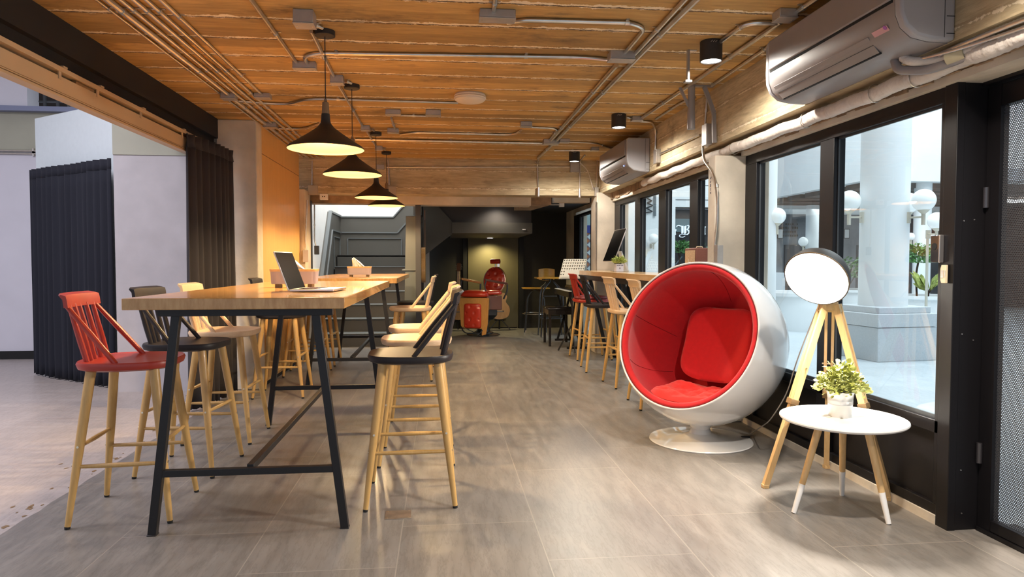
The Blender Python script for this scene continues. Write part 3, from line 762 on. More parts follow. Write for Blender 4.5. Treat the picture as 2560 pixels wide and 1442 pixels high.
# ================================================================== HIGH TABLES
def high_table(Y0, Y1, f0, f1, label, xc=-.858):
    t = thing('high_table', label, 'table', (xc, (Y0+Y1)/2, 0), group='high communal tables')
    h = (Y1-Y0)/2; F = [f0-(Y0+Y1)/2, f1-(Y0+Y1)/2]
    bm = new(); box(bm, -.450, .450, -h, h, 1.012, 1.06); obj('table_top', bm, 'top_wood', t, .003)
    for i, fy in enumerate(F):
        bm = new(); box(bm, -.375, .375, fy-.02, fy+.02, .972, 1.0118); obj('top_bar', bm, 'black_metal', t, .002)
        for sx in (-1, 1):
            a_, b_ = V(sx*.300, fy, .975), V(sx*.418, fy, .004)
            bm = new(); bar(bm, a_, b_, .036, .034, V(0,1,0)); box(bm, b_.x-.02, b_.x+.02, fy-.02, fy+.02, 0, .006); obj('leg', bm, 'black_metal', t, .002)
        bm = new(); bar(bm, (-.385, fy, .275), (.385, fy, .275), .03, .03); obj('cross_bar', bm, 'black_metal', t, .002)
    bm = new(); bar(bm, (0, F[0]+.015, .285), (0, F[1]-.015, .285), .03, .03); obj('long_stretcher', bm, 'black_metal', t, .002)
    bm = new(); box(bm, -.02, .02, F[0], F[1], .985, 1.0118); obj('under_rail', bm, 'black_metal', t)
    return t
high_table(2.955, 5.52, 3.135, 5.19, 'nearer high wooden table on black steel legs, laptop on it')
high_table(6.42, 8.95, 6.66, 8.70, 'farther high wooden table on black steel legs below the small pendants')

# laptop, screen facing right
t = thing('laptop', 'open thin laptop on the front high table', 'laptop', (-.735, 3.63, 1.0605), R(-4))
bm = new(); box(bm, .0, .215, -.155, .155, .003, .015); b0 = obj('base', bm, 'alu', t, .003)
bm = new(); box(bm, .035, .125, -.125, .125, .015, .0158)
for i in range(6):
    for j in range(14): box(bm, .038+i*.0145, .050+i*.0145, -.122+j*.0175, -.107+j*.0175, .0158, .017)
obj('keyboard', bm, 'reader', b0)
bm = new(); box(bm, .14, .205, -.05, .05, .0148, .0156); obj('touchpad', bm, 'box_grey', b0)
mx = Matrix.Rotation(R(-20), 4, 'Y')
bm = new(); box(bm, -.006, 0, -.155, .155, .008, .215, mx); l = obj('lid', bm, 'alu', t, .002)
bm = new(); box(bm, .0001, .0012, -.150, .150, .014, .210, mx); obj('screen', bm, 'screen', l)
bm = new(); cone(bm, (0,-.12,.010), (0,.12,.010), .005); obj('hinge', bm, 'black_metal', t)

def tissue_box(label, x, y, rz, L, W, H):
    t = thing('tissue_box', label, 'tissue box', (x, y, 1.0605), rz, 'tissue boxes')
    bm = new(); seg = 96
    def rg(hx, hy, z, ribs=True):
        out = []
        for k in range(seg):
            a_ = 2*PI*k/seg; c, s = math.cos(a_), math.sin(a_); n = 8
            x_ = hx*math.copysign(abs(c)**(2/n), c); y_ = hy*math.copysign(abs(s)**(2/n), s); q = 1+(.012 if k%2 else 0)*ribs
            out.append(V(x_*q, y_*q, z))
        return out
    hx, hy = L/2, W/2
    loft(bm, [rg(hx*.94,hy*.92,.022), rg(hx*.955,hy*.94,.03), rg(hx*.98,hy*.98,H-.012)]); obj('body', bm, 'ribbed', t, sharp=60)
    bm = new(); loft(bm, [rg(hx*1.02,hy*1.03,H-.013,False), rg(hx*1.03,hy*1.04,H,False), rg(hx*.6,hy*.3,H,False)]); obj('rim', bm, 'bamboo', t)
    for s in (-1, 1):
        bm = new(); box(bm, s*hx*.7-.012, s*hx*.7+.012, -hy*.7, hy*.7, 0, .024); obj('foot', bm, 'cap_brown', t)
    bm = new(); n = 14; rows = []
    for j in range(6):
        z = H-.01 + j*.016; w = hx*(.58-.07*j)
        rows.append([bm.verts.new((w*(i/n*2-1)+ (-.010*j), hy*.28*math.sin(i*1.3+j*.5)*(1-.05*j), z + (.022*(1-abs(i/n*2-.75)))*j/5 + .004*math.sin(i*2.1+j))) for i in range(n+1)])
    for r0, r1 in zip(rows, rows[1:]):
        for i in range(n): bm.faces.new((r0[i], r0[i+1], r1[i+1], r1[i]))
    o = obj('tissue', bm, 'paper', t, sharp=80); md = o.modifiers.new('s', 'SOLIDIFY'); md.thickness = .0015
tissue_box('larger ribbed grey tissue box behind the laptop on the front table', -.855, 4.13, R(2), .262, .14, .108)
tissue_box('smaller looking ribbed grey tissue box on the back table', -.822, 7.06, R(0), .235, .13, .105)

# ================================================================== PENDANTS
def pendant(x, y, zr, label, first=None):
    t = thing('pendant_lamp', label, 'pendant lamp', (x, y, 2.54), group='row of black pendant lamps')
    z = zr - 2.54
    bm = new(); lathe(bm, [(0,0),(.058,0),(.058,-.028),(.05,-.032),(0,-.032)], 32); obj('ceiling_rose', bm, 'shade_black', t)
    bm = new(); cone(bm, (0,0,-.03), (0,0,z+.285), .0028, seg=8); obj('cord', bm, 'shade_black', t)
    bm = new(); lathe(bm, [(0,z+.290),(.008,z+.29),(.010,z+.275),(.0185,z+.27),(.022,z+.20),(0,z+.20)], 24); obj('wooden_neck', bm, 'neck_wood', t)
    prof = [(.0235,z+.205),(.026,z+.17),(.030,z+.15),(.050,z+.125),(.10,z+.088),(.16,z+.048),(.205,z+.020),(.218,z+.006),(.220,z)]
    bm = new(); lathe(bm, prof + [(.2175,z+.0005)], 64); obj('shade', bm, 'shade_black', t, sharp=60)
    bm = new(); lathe(bm, [(r-.0035, zz+.0006 if i == len(prof)-1 else zz-.002) for i, (r, zz) in enumerate(prof)], 64); obj('shade_lining', bm, 'shade_inside', t, sharp=60, recalc=False)
    bm = new(); sphere(bm, (0,0,z+.075), .032); obj('bulb', bm, 'bulb_warm', t)
    l = lamp('pendant_light', 'SPOT', (x, y, zr+.045), PEND_W, (1,.70,.36), .05, (0,0,0), cone=R(156), blend=.3)
    l2 = lamp('pendant_glow', 'POINT', (x, y, zr+.035), PEND_W*.06, (1,.72,.38), .04)
PEND_W = 75
for a_ in ((-.660, 4.08, 1.862, 'largest pendant lamp, black cone nearest the camera above the front table'),
           (-.660, 5.28, 1.866, 'second black pendant lamp from the camera, over the end of the front table'),
           (-.658, 7.175, 1.870, 'third black pendant lamp from the camera, above the back table'),
           (-.648, 8.40, 1.887, 'farthest and smallest black pendant lamp, near the concrete beam')):
    pendant(*a_)

# ================================================================== BALL CHAIR
t = thing('ball_chair', 'white gloss ball chair lined in red wool', 'ball chair', (1.75, 4.44, 0))
n = V(-.73, -.60, .345).normalized(); RS = .552; dcap = .228
zx = n; xx = V(0,0,1).cross(zx).normalized(); yx = zx.cross(xx)
mb = Matrix.Translation((0,0,.662)) @ Matrix((xx, yx, zx)).transposed().to_4x4()
th = math.acos(dcap/RS); prof = []
for k in range(41):
    a_ = PI - (PI-th)*k/40; prof.append((max(RS*math.sin(a_),.0001), RS*math.cos(a_)))
ro = RS*math.sin(th)
lip = [(ro-.002, dcap+.006), (ro-.007, dcap+.009), (ro-.013, dcap+.006), (ro-.016, dcap-.002)]
inn = []
RI = RS-.016
for k in range(13):
    a_ = math.acos((dcap-.01)/RI) + (PI*.45)*k/12; inn.append((max(RI*math.sin(a_),.0001), RI*math.cos(a_)))
bm = new(); lathe(bm, prof+lip+inn, 96, mb); obj('shell', bm, 'white_gloss', t, sharp=70)
bm = new(); RL = .503; prof = [(ro-.017, dcap-.004), (ro-.022, dcap+.003), (ro-.034, dcap+.005), (ro-.048, dcap-.003), (ro-.056, dcap-.02)]
thl = math.acos((dcap-.05)/RL)
for k in range(31):
    a_ = thl + (PI-thl)*k/30; prof.append((max(RL*math.sin(a_)*.985,.0001), RL*math.cos(a_)*.985))
lathe(bm, prof, 96, mb); obj('lining', bm, 'red_fabric', t, sharp=80)
bm = new(); rr = ro-.018
tube(bm, [mb @ V(rr*math.cos(2*PI*k/72), rr*math.sin(2*PI*k/72), dcap+.002) for k in range(73)], .0028, 6, .001); obj('piping', bm, 'seam', t)
for phi in (165, 20, 205, -25, 90):
    bm = new(); pts = []
    for k in range(15):
        a_ = thl + .02 + 1.0*k/14; r_ = RL*math.sin(a_)*.985-.001; z_ = RL*math.cos(a_)*.985
        pts.append(mb @ V(r_*math.cos(R(phi)), r_*math.sin(R(phi)), z_))
    tube(bm, pts, .0014, 6, .01); obj('lining_seam', bm, 'seam', t)
def pad(name, m, center, ux, uy, un, hx, hy, th_, bend=0, crumple=0, parent=None, n_=5):
    """soft rounded cushion: ux, uy its face axes, un its outward normal"""
    bm = new(); N_ = 30; top = []; bot = []
    for j in range(N_+1):
        rt, rb = [], []
        for i in range(N_+1):
            u, v = i/N_*2-1, j/N_*2-1
            # square to rounded square
            k = 1/max((abs(u)**n_+abs(v)**n_)**(1/n_), 1e-6); s = max(abs(u), abs(v)); uu, vv_ = (u*k*s, v*k*s) if s > 0 else (0, 0)
            e = max(0, 1-s**6); hh = th_*(e**.5)
            c = crumple*(noise.noise(V(uu*3.2, vv_*2.5, 1.7))+.6*noise.noise(V(uu*7+vv_*3, vv_*6, 4)))*e
            bz = bend*(uu*uu + .6*vv_*vv_)
            base = center + ux*(uu*hx) + uy*(vv_*hy) + un*bz
            rt.append(bm.verts.new(base + un*(hh+c))); rb.append(bm.verts.new(base - un*hh*.4) if 0 < i < N_ and 0 < j < N_ else rt[-1])
        top.append(rt); bot.append(rb)
    for j in range(N_):
        for i in range(N_):
            bm.faces.new((top[j][i], top[j][i+1], top[j+1][i+1], top[j+1][i]))
            q_ = [bot[j][i], bot[j+1][i], bot[j+1][i+1], bot[j][i+1]]
            q2 = [];  [q2.append(v_) for v_ in q_ if v_ not in q2]
            if len(q2) >= 3 and not all(v_ in (top[j][i], top[j][i+1], top[j+1][i+1], top[j+1][i]) for v_ in q2): 
                try: bm.faces.new(q2)
                except ValueError: pass
    return obj(name, bm, m, parent, sharp=80)
nh = V(n.x, n.y, 0).normalized(); side = V(0,0,1).cross(nh).normalized()
upb = (V(0,0,1)*.93 - nh*.36).normalized(); outb = (nh*.93 + V(0,0,1)*.36).normalized()
CC = V(0,0,.662)
pad('back_cushion', 'red_fabric', CC - nh*.315 + V(0,0,-.055), side, upb, outb, .255, .27, .055, bend=.10, parent=t, n_=4)
pad('seat_cushion', 'red_seat', CC + nh*.06 + V(0,0,-.385), side, nh, V(0,0,1), .27, .27, .05, bend=.06, crumple=.03, parent=t, n_=3)
bm = new(); lathe(bm, [(0,.0),(.338,.0),(.342,.006),(.338,.012),(.22,.020),(.12,.034),(.075,.055),(.062,.085),(.075,.112),(.14,.138),(.0,.15)], 72); obj('pedestal_base', bm, 'white_gloss', t, sharp=40)

# ================================================================== TRIPOD LAMP
t = thing('tripod_floor_lamp', 'tripod floor lamp with wooden legs and glowing black dome shade', 'floor lamp', (2.07, 3.45, 0))
O = V(2.07,3.45,0); apex = V(0,0,.985)
feet = [at_z(1913,1219)-O, at_z(2066,1170)-O, at_z(2222,1250)-O]
for i, f in enumerate(feet):
    f.z = 0; h = V(f.x, f.y, 0).normalized(); tp = apex + h*.035; acr = V(-h.y, h.x, 0)
    k = .53 
    mid = tp.lerp(f, k)
    bm = new()
    for s in (-1, 1): bar(bm, tp + acr*s*.017, mid + acr*s*.017 , .015, .034, h)
    bar(bm, mid.lerp(tp,.10), mid, .020, .028, h); bar(bm, tp.lerp(mid,.0), tp.lerp(mid,.08), .020, .030, h)
    l = obj('leg', bm, 'lamp_wood', t, .0015)
    bm = new(); bar(bm, mid.lerp(tp, .12), f + V(0,0,.012), .030, .030, h); box(bm, f.x-.016, f.x+.016, f.y-.016, f.y+.016, 0, .02); obj('lower_slat', bm, 'lamp_wood', l, .0015)
    bm = new(); bar(bm, mid.lerp(tp,.03), mid.lerp(f,.03), .058, .044, h); obj('clamp', bm, 'cap_brown', l, .002)
    bm = new(); c = mid.lerp(tp, .35); cone(bm, c - acr*.034, c + acr*.034, .0045, seg=10); obj('bolt', bm, 'screw', l)
bm = new(); cone(bm, apex+V(0,0,-.03), apex+V(0,0,.012), .045, .04, 24); obj('hub', bm, 'lamp_wood', t)
toC = (EYE - V(2.03,3.42,1.13)).normalized(); rgt = toC.cross(V(0,0,1)).normalized(); rgt = -rgt; upv = rgt.cross(toC); upv = upv if upv.z > 0 else -upv
if rgt.dot(_R) < 0: rgt = -rgt
ln = (toC*.77 + rgt*(-.30) + upv*(-.56)).normalized()
hc = at_y(2040, 697, 3.36) - O            # centre of the shade opening
ux = V(0,0,1).cross(ln).normalized(); uy = ln.cross(ux)
ml = Matrix.Translation(hc) @ Matrix((ux, uy, ln)).transposed().to_4x4()
bm = new(); cone(bm, apex+V(0,0,.01), hc - ln*.20, .008); obj('neck', bm, 'shade_black', t)
pr = [(.162,0),(.160,-.03),(.152,-.06),(.134,-.09),(.108,-.118),(.07,-.138),(.045,-.146),(.042,-.152)]
bm = new(); lathe(bm, [(.159,.001)]+pr, 64, ml); obj('lamp_shade', bm, 'shade_black', t, sharp=60)
bm = new(); lathe(bm, [(r-.004, z+.0015) for r, z in pr[:-1]] + [(.0005,-.142)], 64, ml); obj('shade_lining', bm, 'white_satin', t, sharp=80)
bm = new(); lathe(bm, [(.162,.002),(.164,.0),(.162,-.004)], 64, ml); obj('rim', bm, 'cap_brown', t)
bm = new(); lathe(bm, [(.0001,-.225),(.026,-.224),(.030,-.21),(.032,-.17),(.042,-.15)], 32, ml); obj('socket_cap', bm, 'shade_black', t)
bm = new(); lathe(bm, [(.0001,-.001),(.022,-.005),(.036,-.018),(.042,-.038),(.036,-.062),(.02,-.09),(.016,-.14)], 32, ml); obj('bulb', bm, 'bulb_white', t)
L0 = O + ml @ V(0,0,-.02)
q_ = ln.to_track_quat('-Z', 'Y').to_euler()
lamp('tripod_lamp_light', 'SPOT', L0, 125, (1,.90,.78), .06, q_, cone=R(165), blend=.5)
lamp('tripod_lamp_glow', 'POINT', L0 + ln*.0, 5, (1,.92,.8), .05)
t = thing('lamp_cord', 'grey power cord running down from the tripod lamp to the skirting', 'cord', (0,0,0))
bm = new(); tube(bm, [tuple(O + apex + V(-.05,.04,-.03)), at_y(1990,905,3.62), at_y(1968,985,3.8), at_y(1925,1052,3.95), at_z(1880,1082,.006), at_z(1868,1090,.006)], .0035, 8, .2); obj('cable', bm, 'box_grey', t)
bm = new(); p_ = at_z(1864,1092,.015); box(bm, p_.x-.03, p_.x+.03, p_.y-.012, p_.y+.012, .0, .022); obj('inline_switch', bm, 'shade_black', t, .003)

# ================================================================== SIDE TABLE + PLANT
t = thing('side_table', 'small round white side table with white dipped wooden legs', 'side table', (1.935, 3.10, 0))
S = V(1.935,3.10,0)
bm = new(); lathe(bm, [(0,.438),(.262,.438),(.281,.444),(.287,.452),(.285,.459),(.279,.461),(.272,.4575),(0,.457)], 80); obj('table_top', bm, 'white_satin', t, sharp=45)
for f in (at_z(1984,1282)-S, at_z(2105,1238)-S, at_z(2222,1310)-S):
    h = V(f.x, f.y, 0).normalized(); tp = h*.115 + V(0,0,.438); f.z = 0
    bm = new(); cone(bm, tp, tp.lerp(f,.68), .0185, .0145, 18); l = obj('leg', bm, 'lamp_wood', t)
    bm = new(); cone(bm, tp.lerp(f,.68), tp.lerp(f,.995), .0147, .0115, 18); obj('dipped_tip', bm, 'white_satin', l)
bm = new(); cone(bm, (0,0,.425), (0,0,.4379), .15, seg=40); obj('leg_plate', bm, 'white_satin', t)

def foliage(bm, c, n, spread, h, ls, up=.25, seed=1, droop=.4, w=.5):
    r_ = random.Random(seed)
    for i in range(n):
        a_ = r_.uniform(0, 2*PI); el = r_.uniform(-.15, 1.0); rad = r_.random()**.5
        d_ = V(math.cos(a_)*math.cos(el*1.3), math.sin(a_)*math.cos(el*1.3), 0)
        p = c + V(d_.x*spread*rad, d_.y*spread*rad, h*max(0,math.sin(el*1.4))*r_.uniform(.4,1.0))
        ld = (V(math.cos(a_+r_.uniform(-.8,.8)), math.sin(a_+r_.uniform(-.8,.8)), up + r_.uniform(-droop, .8))).normalized()
        s_ = ld.cross(V(r_.uniform(-1,1), r_.uniform(-1,1), 1)).normalized(); L_ = ls*r_.uniform(.6,1.2); nn_ = ld.cross(s_)
        q = [p, p+ld*L_*.35+s_*L_*w*.5, p+ld*L_*.75+s_*L_*w*.42, p+ld*L_+nn_*L_*.1, p+ld*L_*.75-s_*L_*w*.42, p+ld*L_*.35-s_*L_*w*.5]
        m_ = p+ld*L_*.55-nn_*L_*.08
        vv_ = [bm.verts.new(x) for x in q]; mv = bm.verts.new(m_)
        for k in range(6): bm.faces.new((vv_[k], vv_[(k+1)%6], mv))
t = thing('potted_plant', 'yellow green leafy plant in white zinc pot on the side table', 'potted plant', (1.94, 3.13, .4575))
bm = new(); lathe(bm, [(0,.0),(.050,.0),(.051,.004),(.056,.060),(.0575,.062),(.0565,.066),(.058,.070),(.0565,.074),(.0585,.078),(.0572,.083),(.062,.118),(.065,.122),(.062,.125),(.058,.118),(.055,.108),(0,.108)], 48); obj('pot', bm, 'pot_zinc', t, sharp=50)
bm = new(); lathe(bm, [(0,.112),(.056,.110)], 24); obj('soil', bm, 'soil', t)
bm = new(); rr_ = random.Random(2)
for i in range(26):
    a_ = rr_.uniform(0,2*PI); s_ = rr_.uniform(.3,1); tube(bm, [(0,0,.11), (math.cos(a_)*.05*s_, math.sin(a_)*.05*s_, .17), (math.cos(a_)*.11*s_, math.sin(a_)*.11*s_, .16+.10*(1-s_*.6))], .0015, 5, .03)
obj('stem', bm, 'leaf_y', t)['kind'] = 'stuff'
bm = new(); foliage(bm, V(0,0,.135), 620, .115, .13, .026, seed=5, w=.8); foliage(bm, V(0,0,.12), 120, .13, .05, .026, up=-.2, seed=6, w=.8); obj('foliage', bm, 'leaf_y', t, recalc=False)['kind'] = 'stuff'

# ================================================================== WINDOW COUNTER
t = thing('window_counter', 'long wooden counter under the windows on black legs', 'counter', (0,0,0))
bm = new(); box(bm, 1.80, 2.262, 4.95+.45, 8.78, 1.045, 1.10); obj('counter_top', bm, 'counter_wood', t, .003)
bm = new(); box(bm, 1.84, 1.88, 5.5, 8.7, .985, 1.0448); obj('apron', bm, 'black_metal', t)
for yy in (5.55, 6.9, 8.45):
    bm = new(); bar(bm, (1.87, yy, 1.0), (2.10, yy, .0), .04, .04, V(0,1,0)); bar(bm, (2.20, yy, 1.044), (2.20, yy, 0), .04, .04, V(0,1,0)); obj('leg', bm, 'black_metal', t, .002)
for ya, yb in ((6.92,7.7), (8.43,7.7)):
    bm = new(); bar(bm, (2.20, ya, .02), (2.20, yb, 1.0), .03, .10, V(1,0,0)); obj('brace', bm, 'black_metal', t)
# computer display seen almost edge on
t = thing('desktop_computer', 'tilted black desktop display on the window counter', 'computer', (2.05, 7.95, 1.1005))
dn = V(-.93, 0, .36).normalized(); du = V(.36, 0, .93).normalized(); dr = V(0,1,0)
def plate(bm, c, a, b, n_, ha, hb, th_):
    pts = [c+a*s1*ha+b*s2*hb-n_*th_ for s1, s2 in ((-1,-1),(1,-1),(1,1),(-1,1))]; prism(bm, pts, n_*th_)
c = V(0,0,.31)
bm = new(); plate(bm, c, dr, du, dn, .27, .205, .012); obj('housing', bm, 'alu', t, .004)
bm = new(); plate(bm, c+dn*.0015, dr, du, dn, .262, .198, .001); obj('screen', bm, 'screen', t)
bm = new(); pts = [V(.055,0,.24), V(.075,0,.24), V(.16,0,.012), V(.16,0,0), V(-.03,0,0), V(-.03,0,.01), V(.135,0,.012)]
prism(bm, [p + V(0,-.07,0) for p in pts], V(0,.14,0)); obj('stand', bm, 'white_satin', t, .004)
t = thing('potted_plant', 'light green grassy plant in white lettered box on the window counter', 'potted plant', (2.02, 7.62, 1.1005))
bm = new(); box(bm, -.043, .043, -.043, .043, 0, .088); pt = obj('pot', bm, 'pot_white', t, .004) if 'pot_white' in M else obj('pot', bm, 'lav_wall', t, .004)
bm = new(); rr_ = random.Random(3)
for k in range(6): box(bm, -.035+k*.0125, -.027+k*.0125, -.0445, -.0432, .066, .076) if k != 3 else box(bm, -.035+k*.0125, -.029+k*.0125, -.0445, -.0432, .066, .076)
box(bm, -.008, .008, -.0445, -.0432, .040, .046); box(bm, -.003, .003, -.0445, -.0432, .028, .042)
obj('lettering', bm, 'ink', pt)
bm = new(); foliage(bm, V(0,0,.095), 300, .062, .06, .05, seed=11, w=.22, up=.6); obj('foliage', bm, 'leaf_l', t, recalc=False)['kind'] = 'stuff'
t = thing('guitar_amplifier', 'small brown amplifier with woven grille on the window counter', 'amplifier', (2.12, 5.44, 1.1005))
bm = new(); box(bm, -.075, .1, -.12, .14, 0, .225); obj('cabinet', bm, 'tolex', t, .008)
bm = new(); box(bm, -.0785, -.075, -.10, .12, .015, .205); obj('grille', bm, 'grille', t, .002)
bm = new(); tube(bm, [(-.03,-.01,.222), (-.03,-.01,.235), (.02,-.01,.235), (.02,-.01,.222)], .004, 8, .01); obj('handle', bm, 'beige', t)
bm = new()
c0 = V(-.0795, .03,.10)
sw = lambda p: V(c0.x, c0.y-(p.x-c0.x)*1.3, p.z)
tube(bm, [sw(q_) for q_ in (c0+V(-.01,0,.0), c0+V(-.003,0,.03), c0+V(-.006,0,.032), c0+V(-.004,0,.002), c0+V(.006,0,.0))], .0012, 5, .004)
tube(bm, [sw(q_) for q_ in (c0+V(.006,0,.0), c0+V(.010,0,.012), c0+V(.014,0,.0), c0+V(.020,0,.012), c0+V(.024,0,.0), c0+V(.030,0,.012), c0+V(.034,0,0), c0+V(.044,0,.006))], .0012, 5, .004)
obj('script_badge', bm, 'white', t)

# ================================================================== BARBER CHAIR
t = thing('barber_chair', 'antique barber chair in tufted oxblood leather with oak frame', 'barber chair', (.70, 11.33, 0), R(0))
bm = new(); lathe(bm, [(0,0),(.275,0),(.28,.008),(.24,.02),(.17,.03),(.165,.045),(.12,.06),(.095,.12),(.10,.20),(.14,.25),(.14,.27),(0,.27)], 48); obj('pedestal', bm, 'enamel', t, sharp=40)
bm = new(); loft(bm, [[V(sx*.27*f+ox, sy*.25*f, z) for sx, sy in ((-1,-1),(1,-1),(1,1),(-1,1))] for f, ox, z in ((.55,0,.26),(.8,0,.34),(.8,0,.44))]); obj('seat_frame', bm, 'enamel', t, .01)
def tufted(name, m, c, ax, ay, nrm_, hx, hy, th_, nx, ny, parent, n_=5):
    bm = new(); N_ = 36; g = []
    for j in range(N_+1):
        row = []
        for i in range(N_+1):
            u, v = i/N_*2-1, j/N_*2-1
            k = 1/max((abs(u)**n_+abs(v)**n_)**(1/n_), 1e-6); s = max(abs(u), abs(v)); uu, vv_ = u*k*s, v*k*s
            e = max(0, 1-s**5)**.5; hh = th_*e; dm = 0
            for a_ in range(nx):
                for b_ in range(ny):
                    bx, by = ((a_+.5+.25*((b_%2)-.5)*2)/nx)*2-1, ((b_+.5)/ny)*2-1
                    dm = max(dm, math.exp(-(((uu-bx)*hx)**2+((vv_-by)*hy)**2)/(.018**2)))
            row.append(bm.verts.new(c + ax*uu*hx + ay*vv_*hy + nrm_*(hh - dm*th_*.55*e)))
        g.append(row)
    for j in range(N_):
        for i in range(N_): bm.faces.new((g[j][i], g[j][i+1], g[j+1][i+1], g[j+1][i]))
    bk = [bm.verts.new(v.co - nrm_*th_*.5) for v in [g[0][i] for i in range(N_)]+[g[i][N_] for i in range(N_)]+[g[N_][N_-i] for i in range(N_)]+[g[N_-i][0] for i in range(N_)]]
    ed = [g[0][i] for i in range(N_)]+[g[i][N_] for i in range(N_)]+[g[N_][N_-i] for i in range(N_)]+[g[N_-i][0] for i in range(N_)]
    for i in range(len(ed)): bm.faces.new((ed[i], bk[i], bk[(i+1)%len(ed)], ed[(i+1)%len(ed)]))
    bm.faces.new(bk)
    o = obj(name, bm, m, parent, sharp=75)
    return o
X_, Y_, Z_ = V(1,0,0), V(0,1,0), V(0,0,1)
fx = V(-.60,-.80,0).normalized(); sx_ = V(.80,-.60,0)      # chair turned to the camera's left
fwd = V(-.35,-.94,0).normalized(); sd = V(.94,-.35,0)
pad('seat_cushion', 'leather', V(-.10,-.12,.67), sd, fwd, Z_, .25, .25, .085, parent=t)
bm = new(); box(bm, -.25, .25, -.02, .46, .44, .635, Matrix.Translation(V(-.10,-.12,0)) @ Matrix.Rotation(math.atan2(sd.y, sd.x), 4, 'Z') @ Matrix.Translation((0,-.22,0))); obj('seat_box', bm, 'chair_oak', t, .01)
lc = V(-.10,-.12,0) + fwd*.27
bm = new(); prism(bm, [lc + sd*a_ + V(0,0,b_) for a_, b_ in ((-.24,.63),(.27,.63),(.25,.22),(.22,.05),(.15,.03),(.15,.14),(-.16,.14),(-.20,.18))], -fwd*.03); obj('footrest_panel', bm, 'chair_oak', t, .006)
tufted('footrest_cushion', 'leather', lc + fwd*.005 + V(0,0,.345), sd, Z_, fwd, .145, .20, .028, 2, 4, t, 9)
bc = V(.20,.16,.90)
bn = (V(-.35,-.90,.22)).normalized(); bu = (V(0,0,1) - bn*bn.z).normalized(); bs = bu.cross(bn).normalized()
bm = new(); pts = [bc + bs*(.20*math.cos(2*PI*k/40)) + bu*(.245*math.sin(2*PI*k/40)) for k in range(40)]; prism(bm, pts, -bn*.04); obj('backrest_shell', bm, 'chair_oak', t, .01)
tufted('backrest_cushion', 'leather', bc, bs, bu, bn, .19, .235, .05, 3, 5, t, 2)
bm = new(); tube(bm, [bc + bs*(.185*math.cos(2*PI*k/48)) + bu*(.23*math.sin(2*PI*k/48)) + bn*.008 for k in range(49)], .006, 6, .001); obj('nail_trim', bm, 'screw', t)
bm = new(); hcn = bc + bu*.325 + bn*.02; cone(bm, hcn - bs*.08, hcn + bs*.08, .040, .040, 20, [(.5,.044)]); obj('headrest', bm, 'leather', t, sharp=50)
bm = new(); cone(bm, bc + bu*.22, hcn, .010); box(bm, hcn.x+.03, hcn.x+.07, hcn.y-.02, hcn.y+.02, hcn.z-.09, hcn.z-.03); obj('headrest_stem', bm, 'chrome', t)
for pa, pb in ((V(-.37,-.05,.935), V(-.04,.10,.865)), (V(.01,-.31,.925), V(.38,-.22,.855))):
    ad = (pb-pa).normalized(); ac = V(-ad.y, ad.x, 0)
    bm = new(); loft(bm, [[p + ac*u*w_ + V(0,0,v*.018) for u, v in ((-1,-1),(1,-1),(1,1),(-1,1))] for p, w_ in ((pa,.022),(pa.lerp(pb,.2),.038),(pa.lerp(pb,.6),.036),(pb,.028))]); ar = obj('armrest', bm, 'chair_oak' if pa.x < 0 else 'leather_dark', t, .006)
    bm = new(); tube(bm, [pb + V(0,0,-.01), pb + V(.0,0,-.12), pb + V(-.06,.02,-.25)], .014, 10); tube(bm, [pa + V(.02,0,-.015), pa + V(-.01,0,-.12), pa + V(.06,.02,-.30)], .009, 10); obj('arm_bracket', bm, 'enamel', ar)
pad('seat_bolster', 'leather', V(.16,-.24,.70), X_, Y_, Z_, .13, .12, .055, parent=t)
bm = new(); box(bm, .03, .28, -.36, -.33, .44, .67); obj('side_skirt', bm, 'leather_dark', t, .01)
bm = new(); tube(bm, [lc+sd*.16+V(0,0,.12), lc+sd*.14+fwd*.05+V(0,0,.07), lc-sd*.12+fwd*.05+V(0,0,.07), lc-sd*.20+V(0,0,.16)], .010, 8); bar(bm, lc-sd*.16+V(0,0,.16), lc+sd*.10+V(0,0,.02)-fwd*.1, .012, .012); obj('footrest_bar', bm, 'enamel', t)
# ================================================================== GUITARS
def guitar_outline(L_, wl, ww, wu, cut=False, n_=40):
    """body outline in (x, z), bottom at z=0, symmetric"""
    ctrl = [(0,0),(.35*wl,.01),(.80*wl,.05*L_/.5),(wl,.15*L_/.5),(.93*wl,.24*L_/.5),(ww,.32*L_/.5),(.96*wu,.39*L_/.5),(wu,.43*L_/.5),(.72*wu,.485*L_/.5),(.25*wu,.5*L_/.5),(0,.5*L_/.5)]
    def crm(P, u):
        i = min(int(u), len(P)-2); f = u-i; p0, p1, p2, p3 = P[max(i-1,0)], P[i], P[i+1], P[min(i+2,len(P)-1)]
        return tuple(.5*((2*p1[k])+(-p0[k]+p2[k])*f+(2*p0[k]-5*p1[k]+4*p2[k]-p3[k])*f*f+(-p0[k]+3*p1[k]-3*p2[k]+p3[k])*f**3) for k in (0,1))
    right = [crm(ctrl, (len(ctrl)-1)*k/n_) for k in range(n_+1)]
    left = [(-x, z) for x, z in right[::-1][1:-1]]
    if cut: left = [(x if z < .33*L_/.5 else x*.25 if z < .47*L_/.5 else x*.25, z) for x, z in left]
    return right + left
